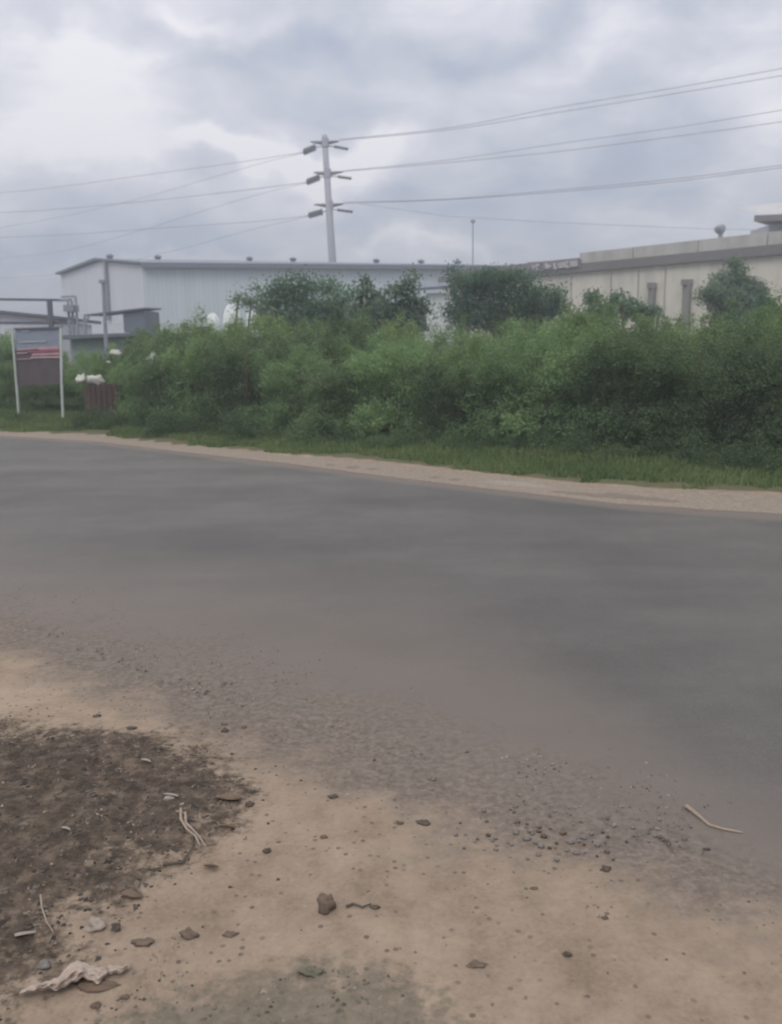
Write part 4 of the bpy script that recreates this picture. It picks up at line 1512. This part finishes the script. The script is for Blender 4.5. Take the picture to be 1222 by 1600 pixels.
def lumpy(name, c, sx, sy, sz, mat, seed, label=None, cat=None, group=None, parent=None, amp=0.25, n=14, m=9, pw=1.0):
    """an irregular rounded lump standing on its base"""
    rg = random.Random(seed)
    vs, fs = [], []
    off = Vector((rg.uniform(0, 50), rg.uniform(0, 50), rg.uniform(0, 50)))
    for j in range(1, m):
        th = math.pi * j / m
        for i in range(n):
            ph = 2 * math.pi * i / n
            d = Vector((math.sin(th) * math.cos(ph), math.sin(th) * math.sin(ph), math.cos(th)))
            k = 1 + amp * mnoise.noise(d * 1.6 + off) * 2 + amp * .5 * mnoise.noise(d * 4 + off)
            vs.append((d.x * sx * k, d.y * sy * k, max(-sz * .55, d.z * sz * k)))
    vs.append((0, 0, sz))
    vs.append((0, 0, -sz * .55))
    for j in range(m - 2):
        for i in range(n):
            fs.append((j * n + i, (j + 1) * n + i, (j + 1) * n + (i + 1) % n, j * n + (i + 1) % n))
    T, B_ = len(vs) - 2, len(vs) - 1
    for i in range(n):
        fs.append((T, i, (i + 1) % n))
        fs.append((B_, (m - 2) * n + (i + 1) % n, (m - 2) * n + i))
    mb = MB().add([Vector(v) + Vector(c) for v in vs], fs)
    o = mb.build(name, mat, parent, origin=c if parent is None else None, smooth=True)
    if label:
        tag(o, label, cat, group)
    return o


c = P(127, 594, yb + .15)
lumpy('sack', c, .13, .12, .10, M['sack'], 3, 'small crumpled white sack on the left corner of the rusty bin', 'sack', 'white sacks on the bin', amp=0.5)
c = P(149, 596, yb + .25)
o = lumpy('sack', c, .20, .16, .11, M['sack'], 9, 'larger white sack sloping down to the right on the rusty bin', 'sack', 'white sacks on the bin', amp=0.5)
o.rotation_euler = (0, 0.22, 0)
for (x, y, s, lab) in ((181, 552, .14, 'small white litter bag caught high in the bush below the round vent'), (170, 566, .05, 'tiny white scrap caught in the bush above the sacks'),
                       (241, 567, .20, 'pale torn plastic sheet hanging in the bush right of the bin')):
    g = P(x, y, 20.3 if x < 200 else 19.6)
    o = lumpy('plastic_scrap', g, s, s * .5, s * (.55 if x < 200 else 1.1), M['sack'] if x < 200 else M['pale_post'], int(x), lab, 'litter')
    o.rotation_euler = (0, 0.5 if x > 200 else 0.2, 0)

# ------------------------------------------------------------------ litter, stones, twigs in the foreground
M['stone_dark'] = simple('dark stone', (0.080, 0.064, 0.054), 0.9, var=0.3, scale=30)
M['stone_brown'] = simple('brown clod', (0.125, 0.092, 0.072), 0.95, var=0.3, scale=30)
M['stone_grey'] = simple('grey stone', (0.165, 0.152, 0.145), 0.85, var=0.3, scale=30)
M['stone_pale'] = simple('pale stone', (0.27, 0.23, 0.20), 0.9, var=0.2, scale=30)
M['stone_olive'] = simple('olive stone', (0.115, 0.11, 0.08), 0.9, var=0.25, scale=30)
M['twig'] = simple('dry twig', (0.27, 0.215, 0.175), 0.9, var=0.25, scale=30)
M['leaf_dry'] = simple('dry leaf', (0.115, 0.078, 0.055), 0.85, var=0.35, scale=20)
M['bag'] = simple('dirty pinkish plastic', (0.35, 0.28, 0.24), 0.5, var=0.22, scale=9)
M['shard'] = simple('pale scrap', (0.24, 0.21, 0.185), 0.7, var=0.2, scale=20)


def on_ground(px, py):
    g = G(px, py)
    for _ in range(3):
        g = G(px, py, gz(g.x, g.y))
    return g


NEAR = [   # px, py, width px, height px, material, label
    (390, 1255, 12, 9, 'stone_dark', 'small near black stone just right of the litter patch tip'),
    (418, 1328, 11, 8, 'stone_dark', 'dark round stone standing alone below the tip of the litter patch'),
    (510, 1411, 25, 29, 'stone_brown', 'upright brown stone, the tallest on the bare earth'),
    (585, 1415, 16, 9, 'stone_dark', 'dark clod at the right end of the short dark twig'),
    (296, 1455, 30, 20, 'stone_brown', 'brown tilted clod above the crumpled plastic, right of the pale stone'),
    (360, 1457, 22, 10, 'stone_brown', 'flat brown clod right of the tilted clod'),
    (223, 1470, 34, 9, 'stone_brown', 'long flat brown clod above the right end of the plastic'),
    (352, 1140, 9, 8, 'stone_dark', 'small dark stone at the upper edge of the sand, lower of two'),
    (350, 1131, 9, 5, 'stone_brown', 'small brown stone at the upper edge of the sand, upper of two'),
    (381, 1135, 8, 5, 'stone_brown', 'small brown stone right of the pair at the sand edge'),
    (206, 1136, 16, 7, 'stone_dark', 'flat dark stone above the litter patch'),
    (152, 1117, 14, 6, 'stone_dark', 'flat dark stone above the litter patch, nearest the road'),
    (662, 1283, 24, 8, 'stone_dark', 'long dark stone in the sand left of the gravel patch'),
    (522, 1243, 18, 7, 'stone_dark', 'flat dark stone in the middle of the sand'),
    (506, 1307, 11, 6, 'stone_brown', 'small brown stone alone in the middle of the sand'),
    (887, 1490, 12, 8, 'stone_dark', 'dark stone alone in the lower right sand'),
    (947, 1356, 13, 9, 'stone_dark', 'squarish dark stone below the gravel patch'),
    (946, 1433, 8, 6, 'stone_brown', 'small brown stone below the squarish dark stone'),
    (744, 1505, 30, 9, 'stone_brown', 'long flat brown clod in the lower middle sand'),
    (488, 1515, 36, 16, 'stone_olive', 'flat olive stone near the bottom edge'),
    (834, 1463, 0, 0, None, None),
    (150, 1440, 34, 24, 'stone_pale', 'pale broken stone at the lower edge of the litter patch'),
    (181, 1445, 15, 20, 'stone_dark', 'dark clod touching the pale broken stone'),
    (150, 1568, 14, 14, 'stone_brown', 'brown clod below the crumpled plastic'),
    (195, 1556, 16, 8, 'stone_brown', 'small brown clod right below the crumpled plastic'),
    (70, 1502, 20, 22, 'stone_grey', 'grey angular stone above the crumpled plastic'),
    (388, 938, 9, 6, 'stone_pale', 'small whitish stone lying alone on the asphalt'),
    (467, 959, 16, 4, 'stone_dark', 'thin dark stone on the asphalt near the whitish one'),
    (730, 1176, 12, 6, 'stone_dark', 'small dark stone on the crumbled road edge above the gravel patch'),
    (625, 1285, 10, 5, 'stone_brown', 'small brown stone left of the long dark stone'),
    (1104, 1326, 9, 5, 'stone_dark', 'small dark stone below the right twig'),
    (834, 1387, 11, 5, 'stone_brown', 'small brown stone below the gravel patch'),
    (300, 1290, 0, 0, None, None),
    (265, 1245, 20, 8, 'stone_pale', 'pale scrap stone near the tip of the litter patch'),
]
for i, (px, py, w, h, mk, lab) in enumerate(NEAR):
    if not mk:
        continue
    g = on_ground(px, py + h * 0.4)
    dist = (g - Vector((0, 0, CAM_H))).length
    if w > 13 and px != 510:
        w, h = w * 0.8, h * 0.7
    sx = w / 2 / F * dist
    sz = max(h / 2 / F * dist, 0.004)
    flat = 0.75 if h < w * .6 else 1.0
    g.z = gz(g.x, g.y) + sz * .35
    nm = 'clod' if 'clod' in lab else 'stone'
    o = lumpy(nm, g, sx, sx * 0.8 * flat, sz * 1.05, M[mk], 100 + i, lab, nm, n=14, m=10, amp=0.42)
    o.rotation_euler = (0, 0.4 if px == 296 else 0, 0)

# gravel patch: individually scattered grey stones
gm = [lumpy('gravel_stone', (0, 0, -50 - i), 0.012, 0.010, 0.008, M[('stone_grey', 'stone_dark', 'stone_grey', 'stone_brown')[i]], 400 + i, n=9, m=6, amp=0.35) for i in range(4)]
rg_ = random.Random(12)
spots = [(756, 1246 + 22), (763, 1306), (774, 1311), (843, 1294), (850, 1308), (845, 1322), (859, 1326), (886, 1330), (892, 1317), (901, 1334), (934, 1322), (949, 1332), (880, 1303), (838, 1318), (824, 1312),
         (808, 1286), (806, 1303), (842, 1336), (870, 1345), (842, 1300), (830, 1300), (912, 1310)]
while len(spots) < 62:
    spots.append((rg_.gauss(850, 95), rg_.gauss(1300, 24)))
for k, (px, py) in enumerate(spots):
    g = on_ground(px, py)
    if k < 4:
        o = gm[k]
    else:
        o = rg_.choice(gm).copy()
        COL.objects.link(o)
    s = rg_.uniform(0.5, 1.1) * (0.95 if k < 22 else 0.55)
    o.location = (g.x, g.y, gz(g.x, g.y) + .004)
    o.rotation_euler = (0, 0, rg_.uniform(0, 6.28))
    o.scale = (s, s, s)
    tag(o, 'small stone in the scattered gravel patch on the sand below the road edge', 'stone', 'stones of the gravel patch')


# fine chips scattered over all bare earth and the crumbling edge: uncountable
def chips(name, n, fx, size, mat, seed, label, flat=0.5):
    rg = np.random.default_rng(seed)
    P_ = fx(rg, n)
    n = len(P_)
    X, Y_ = P_[:, 0], P_[:, 1]
    Z = ground_z(X, Y_)
    roadz = (Y_ > L_sand(X) + 0.15) & (Y_ < L_far(X))
    Z = np.where(roadz, np.maximum(Z, 0.006), Z)
    s = size[0] + (size[1] - size[0]) * rg.uniform(0, 1, n) ** 3
    a = rg.uniform(0, 6.283, n)
    base = np.array([(1, 0, 0), (0.2, 0.9, 0), (-0.9, 0.3, 0), (-0.3, -0.8, 0), (0.1, 0.1, 1.0)])
    v = np.repeat(base[None], n, 0) * rg.uniform(0.6, 1.2, (n, 5, 3))
    v[:, :, 2] *= flat
    ca, sa = np.cos(a)[:, None], np.sin(a)[:, None]
    x = v[:, :, 0] * ca - v[:, :, 1] * sa
    y = v[:, :, 0] * sa + v[:, :, 1] * ca
    V = np.stack([x * s[:, None] + X[:, None], y * s[:, None] + Y_[:, None], v[:, :, 2] * s[:, None] + Z[:, None]], 2)
    V[:, :4, 2] -= 0.003
    tri = np.array([(0, 1, 4), (1, 2, 4), (2, 3, 4), (3, 0, 4)])
    idx = (tri[None] + (np.arange(n) * 5)[:, None, None]).reshape(-1)
    me = bpy.data.meshes.new(name)
    me.vertices.add(n * 5)
    me.vertices.foreach_set('co', V.reshape(-1))
    me.loops.add(len(idx))
    me.loops.foreach_set('vertex_index', idx)
    me.polygons.add(len(idx) // 3)
    me.polygons.foreach_set('loop_start', np.arange(0, len(idx), 3))
    me.polygons.foreach_set('loop_total', np.full(len(idx) // 3, 3))
    me.update(calc_edges=True)
    me.materials.append(mat)
    o = bpy.data.objects.new(name, me)
    COL.objects.link(o)
    return tag(o, label, name.replace('_', ' '), kind='stuff')


def f_edge(rg, n):
    X = rg.uniform(-4.5, 3.2, n)
    t = rg.normal(0.35, 0.55, n)
    Y_ = L_sand(X) + t * (L_asph(X) - L_sand(X))
    k = vnoise(X, Y_, 2.2, 41) + 0.6 * vnoise(X, Y_, 7, 42) > -0.1
    return np.stack([X, Y_], 1)[k]


def f_road(rg, n):
    X = rg.uniform(-8, 5, n)
    t = rg.uniform(0, 1, n) ** 1.7
    Y_ = L_asph(X) + t * (L_far(X) - L_asph(X))
    k = vnoise(X, Y_, 1.1, 51) > -0.2
    return np.stack([X, Y_], 1)[k]


def f_sand(rg, n):
    X = rg.uniform(-3.5, 3.0, n)
    Y_ = rg.uniform(1.9, 5.6, n)
    k = (Y_ < L_sand(X)) & (vnoise(X, Y_, 1.7, 43) + 0.8 * vnoise(X, Y_, 6, 44) > 0.15)
    return np.stack([X, Y_], 1)[k]


def f_lit(rg, n):
    X = rg.uniform(-4.2, -0.3, n)
    Y_ = rg.uniform(1.8, 4.6, n)
    d = lit_d(X, Y_)
    k = (d > 0.0) | (rg.uniform(0, 1, n) < 0.35 * np.exp(np.minimum(d, 0) / 0.10))
    return np.stack([X, Y_], 1)[k]


def f_grit(rg, n):
    X = rg.uniform(-1.6, 1.0, n)
    Y_ = rg.uniform(1.8, 3.0, n)
    d = poly_sd(GRIT, X, Y_) + 0.25 * vnoise(X, Y_, 5, 47)
    return np.stack([X, Y_], 1)[d > 0]


def chip_mat(name, stops, rough=0.9):
    m, nt, b = mat_new(name)
    v = obj_coord(nt)
    n = nn(nt, 'ShaderNodeTexWhiteNoise')
    sn = nn(nt, 'ShaderNodeVectorMath', operation='SNAP')
    sn.inputs[1].default_value = (0.03, 0.03, 10)
    nt.links.new(v, sn.inputs[0])
    nt.links.new(sn.outputs[0], n.inputs[0])
    nt.links.new(ramp(nt, n.outputs[0], stops), b.inputs['Base Color'])
    b.inputs['Roughness'].default_value = rough
    return m


cm1 = chip_mat('road chippings', [(0.0, (0.06, 0.052, 0.048)), (0.6, (0.14, 0.12, 0.105)), (1.0, (0.23, 0.20, 0.175))])
cm2 = chip_mat('earth crumbs', [(0.0, (0.085, 0.068, 0.056)), (0.6, (0.19, 0.15, 0.12)), (1.0, (0.30, 0.25, 0.21))])
cm3 = chip_mat('dark litter flakes', [(0.0, (0.016, 0.012, 0.010)), (0.5, (0.042, 0.033, 0.027)), (0.85, (0.085, 0.068, 0.058)), (0.97, (0.14, 0.115, 0.098)), (1.0, (0.24, 0.21, 0.18))])
chips('road_chippings', 9000, f_edge, (0.003, 0.013), cm1, 71, 'grey chippings strewn along the crumbling near edge of the asphalt')
chips('loose_grit', 1500, f_road, (0.003, 0.011), cm1, 75, 'loose grit dusted thinly over the asphalt carriageway')
chips('earth_crumbs', 9000, f_sand, (0.002, 0.010), cm2, 72, 'brown crumbs of earth scattered over the bare sand')
chips('leaf_litter', 60000, f_lit, (0.003, 0.019), cm3, 73, 'dark rotting leaf litter covering the lower left of the ground', flat=0.3)
chips('earth_grit', 11000, f_grit, (0.003, 0.014), chip_mat('olive grit', [(0.0, (0.045, 0.042, 0.034)), (0.7, (0.13, 0.115, 0.09)), (1.0, (0.25, 0.22, 0.19))]), 74, 'dark gritty patch of olive crumbs at the bottom edge')


def twig(pts, r, mat, label, z=0.006):
    q = []
    for px, py in pts:
        g = on_ground(px, py)
        q.append(Vector((g.x, g.y, gz(g.x, g.y) + z)))
    o = MB().tube(q, [r * (1 - 0.5 * i / (len(q) - 1)) for i in range(len(q))], 6).build('twig', mat)
    return tag(o, label, 'twig')


twig([(283, 1272), (283, 1288), (292, 1303), (306, 1315), (313, 1330)], 0.0055, M['twig'], 'left strand of the pale forked twig at the litter patch edge', 0.02)
twig([(290, 1278), (291, 1294), (303, 1306), (312, 1316), (322, 1331)], 0.005, M['twig'], 'right strand of the pale forked twig at the litter patch edge', 0.02)
twig([(1072, 1264), (1092, 1280), (1108, 1294), (1128, 1300), (1160, 1306)], 0.007, M['twig'], 'long pale twig on the road edge at the right', 0.012)
twig([(541, 1419), (552, 1415), (566, 1420), (580, 1415)], 0.0045, M['stone_dark'], 'short dark twig beside the upright brown stone', 0.006)
twig([(255, 1355), (285, 1352), (300, 1330), (303, 1300)], 0.006, M['stone_dark'], 'dark curved twig at the lower corner of the litter tip', 0.01)
twig([(64, 1404), (66, 1424), (74, 1447), (84, 1462)], 0.003, M['twig'], 'thin pale stalk at the lower end of the litter patch', 0.012)


# crumpled plastic sheet: a folded strip of dirty film
def film(name, outline, hgt, mat, label, seed, cat='plastic sheet'):
    if mat is M['bag']:
        xs_ = np.linspace(outline[0][0], outline[-1][0], len(outline) * 3)
        ox, ot, ob2 = zip(*outline)
        outline = [(x, float(np.interp(x, ox, ot)) + 1.6 * math.sin(x * .5), float(np.interp(x, ox, ob2)) + 2.0 * math.sin(x * .37 + 1)) for x in xs_]
    cols = len(outline)
    rows = 7 if mat is not M['bag'] else 12
    vs, fs = [], []
    for i, (x, yt, yb_) in enumerate(outline):
        for j in range(rows):
            t = j / (rows - 1)
            g = on_ground(x, yb_ + (yt - yb_) * t)
            fold = math.sin(x * .21 + t * 5 + seed) * 0.35 + mnoise.noise(Vector((x * .09, t * 5, seed))) * 1.3 + mnoise.noise(Vector((x * .25, t * 9, seed))) * .5
            arch = math.sin(math.pi * t)
            z = gz(g.x, g.y) + 0.006 + hgt * (0.35 + 0.5 * arch + 0.45 * fold * arch) * (0.5 + 0.5 * math.sin(math.pi * i / (cols - 1)))
            g2 = G(x, yb_ + (yt - yb_) * t, z)
            vs.append((g2.x, g2.y, z))
    for i in range(cols - 1):
        for j in range(rows - 1):
            fs.append((i * rows + j, (i + 1) * rows + j, (i + 1) * rows + j + 1, i * rows + j + 1))
    o = MB().add(vs, fs).build(name, mat, smooth=True)
    md = o.modifiers.new('thickness', 'SOLIDIFY')
    md.thickness = 0.002
    sb = o.modifiers.new('soften', 'SUBSURF')
    sb.levels = sb.render_levels = 2
    return tag(o, label, cat)


film('plastic_sheet', [(30, 1550, 1556), (50, 1538, 1550), (72, 1533, 1546), (92, 1526, 1548), (106, 1508, 1540), (118, 1500, 1534), (130, 1502, 1528), (140, 1507, 1532), (152, 1509, 1538), (162, 1510, 1530), (168, 1514, 1522)],
     0.035, M['bag'], 'crumpled dirty pinkish plastic sheet at the bottom left of the ground', 4)
film('plastic_sheet', [(168, 1508, 1520), (178, 1507, 1522), (190, 1509, 1520), (204, 1506, 1512)], 0.018, M['bag'], 'small torn end of plastic right of the crumpled sheet', 6, 'plastic scrap')
film('plastic_sheet', [(22, 1458, 1464), (36, 1455, 1461), (58, 1453, 1458)], 0.01, M['shard'], 'thin pale sliver lying on the litter above the crumpled sheet', 8, 'plastic scrap')
for k, (x, y, w, lab) in enumerate(((268, 1241, 14, 'pale curled flake near the tip of the litter patch'), (229, 1187, 9, 'tiny pale flake near the top edge of the litter patch'), (282, 1268, 8, 'tiny pale flake beside the forked twig'),
                                    (104, 1293, 8, 'tiny pale flake in the middle of the litter patch'))):
    film('pale_flake', [(x - w, y - 2, y + 1), (x, y - 3, y + 2), (x + w * .8, y + 1, y + 5)], 0.012, M['shard'], lab, 20 + k, 'litter flake')
for k, (x, y, w, h, lab) in enumerate(((205, 1396, 34, 14, 'dark curled leaf at the right end of the lower litter edge'), (355, 1245, 40, 9, 'dark leaf scrap at the very tip of the litter patch'), (330, 1352, 26, 6, 'flat dark leaf scrap below the forked twig'),
                                       (355, 1290, 30, 6, 'flat dark leaf scrap between tip and forked twig'), (140, 1522, 0, 0, ''), (118, 1500, 0, 0, ''))):
    if w:
        film('dead_leaf', [(x - w / 2, y - h * .1, y + h * .2), (x - w / 4, y - h * .5, y + h * .4), (x, y - h * .5, y + h * .5), (x + w / 4, y - h * .3, y + h * .5), (x + w / 2, y + h * .2, y + h * .4)], 0.015, M['leaf_dry'], lab, 40 + k, 'dead leaf')
lumpy('clod', on_ground(150, 1541), 0.06, 0.02, 0.010, M['leaf_dry'], 77, 'long dark clod tucked under the crumpled plastic sheet', 'clod')

# pale kerb-like ridge of beaten earth, broken
for k, (x0, x1, y0_, y1_) in enumerate(((745, 870, 753, 763),)):
    g0, g1 = G(x0, y0_), G(x1, y1_)
    n = 12
    vs, fs = [], []
    for i in range(n + 1):
        c = g0.lerp(g1, i / n)
        z = gz(c.x, c.y)
        w = 0.07 * math.sin(math.pi * (i + .5) / (n + 1)) * (1 + .3 * random.random())
        h = 0.035 * math.sin(math.pi * (i + .5) / (n + 1))
        for o_, hz in ((-w, -.01), (-w * .6, h), (w * .6, h), (w, -.01)):
            vs.append((c.x + o_ * .6, c.y + o_ * .8, z + hz))
    for i in range(n):
        for j in range(3):
            fs.append((i * 4 + j, i * 4 + j + 1, (i + 1) * 4 + j + 1, (i + 1) * 4 + j))
    o = MB().add(vs, fs).build('kerb_stone', M['shard'], origin=g0.lerp(g1, .5), smooth=True)
    tag(o, 'long low pale kerb stone half sunk in the far dirt shoulder', 'kerb stone')

# ------------------------------------------------------------------ light haze in the damp air
hz = MB().hexa([(-1000, -100, -2), (1000, -100, -2), (1000, 1650, -2), (-1000, 1650, -2)], [(-1000, -100, 36), (1000, -100, 36), (1000, 1650, 36), (-1000, 1650, 36)]).build('haze', bpy.data.materials.new('damp haze'))
hm = hz.data.materials[0]
hm.use_nodes = True
nt = hm.node_tree
nt.nodes.clear()
o_ = nn(nt, 'ShaderNodeOutputMaterial')
pv = nn(nt, 'ShaderNodeVolumePrincipled')
pv.inputs['Color'].default_value = (0.80, 0.86, 0.97, 1)
pv.inputs['Density'].default_value = 0.0036
pv.inputs['Anisotropy'].default_value = 0.2
nt.links.new(pv.outputs[0], o_.inputs['Volume'])
tag(hz, 'thin pale haze in the damp air over the whole place', 'haze', kind='stuff')
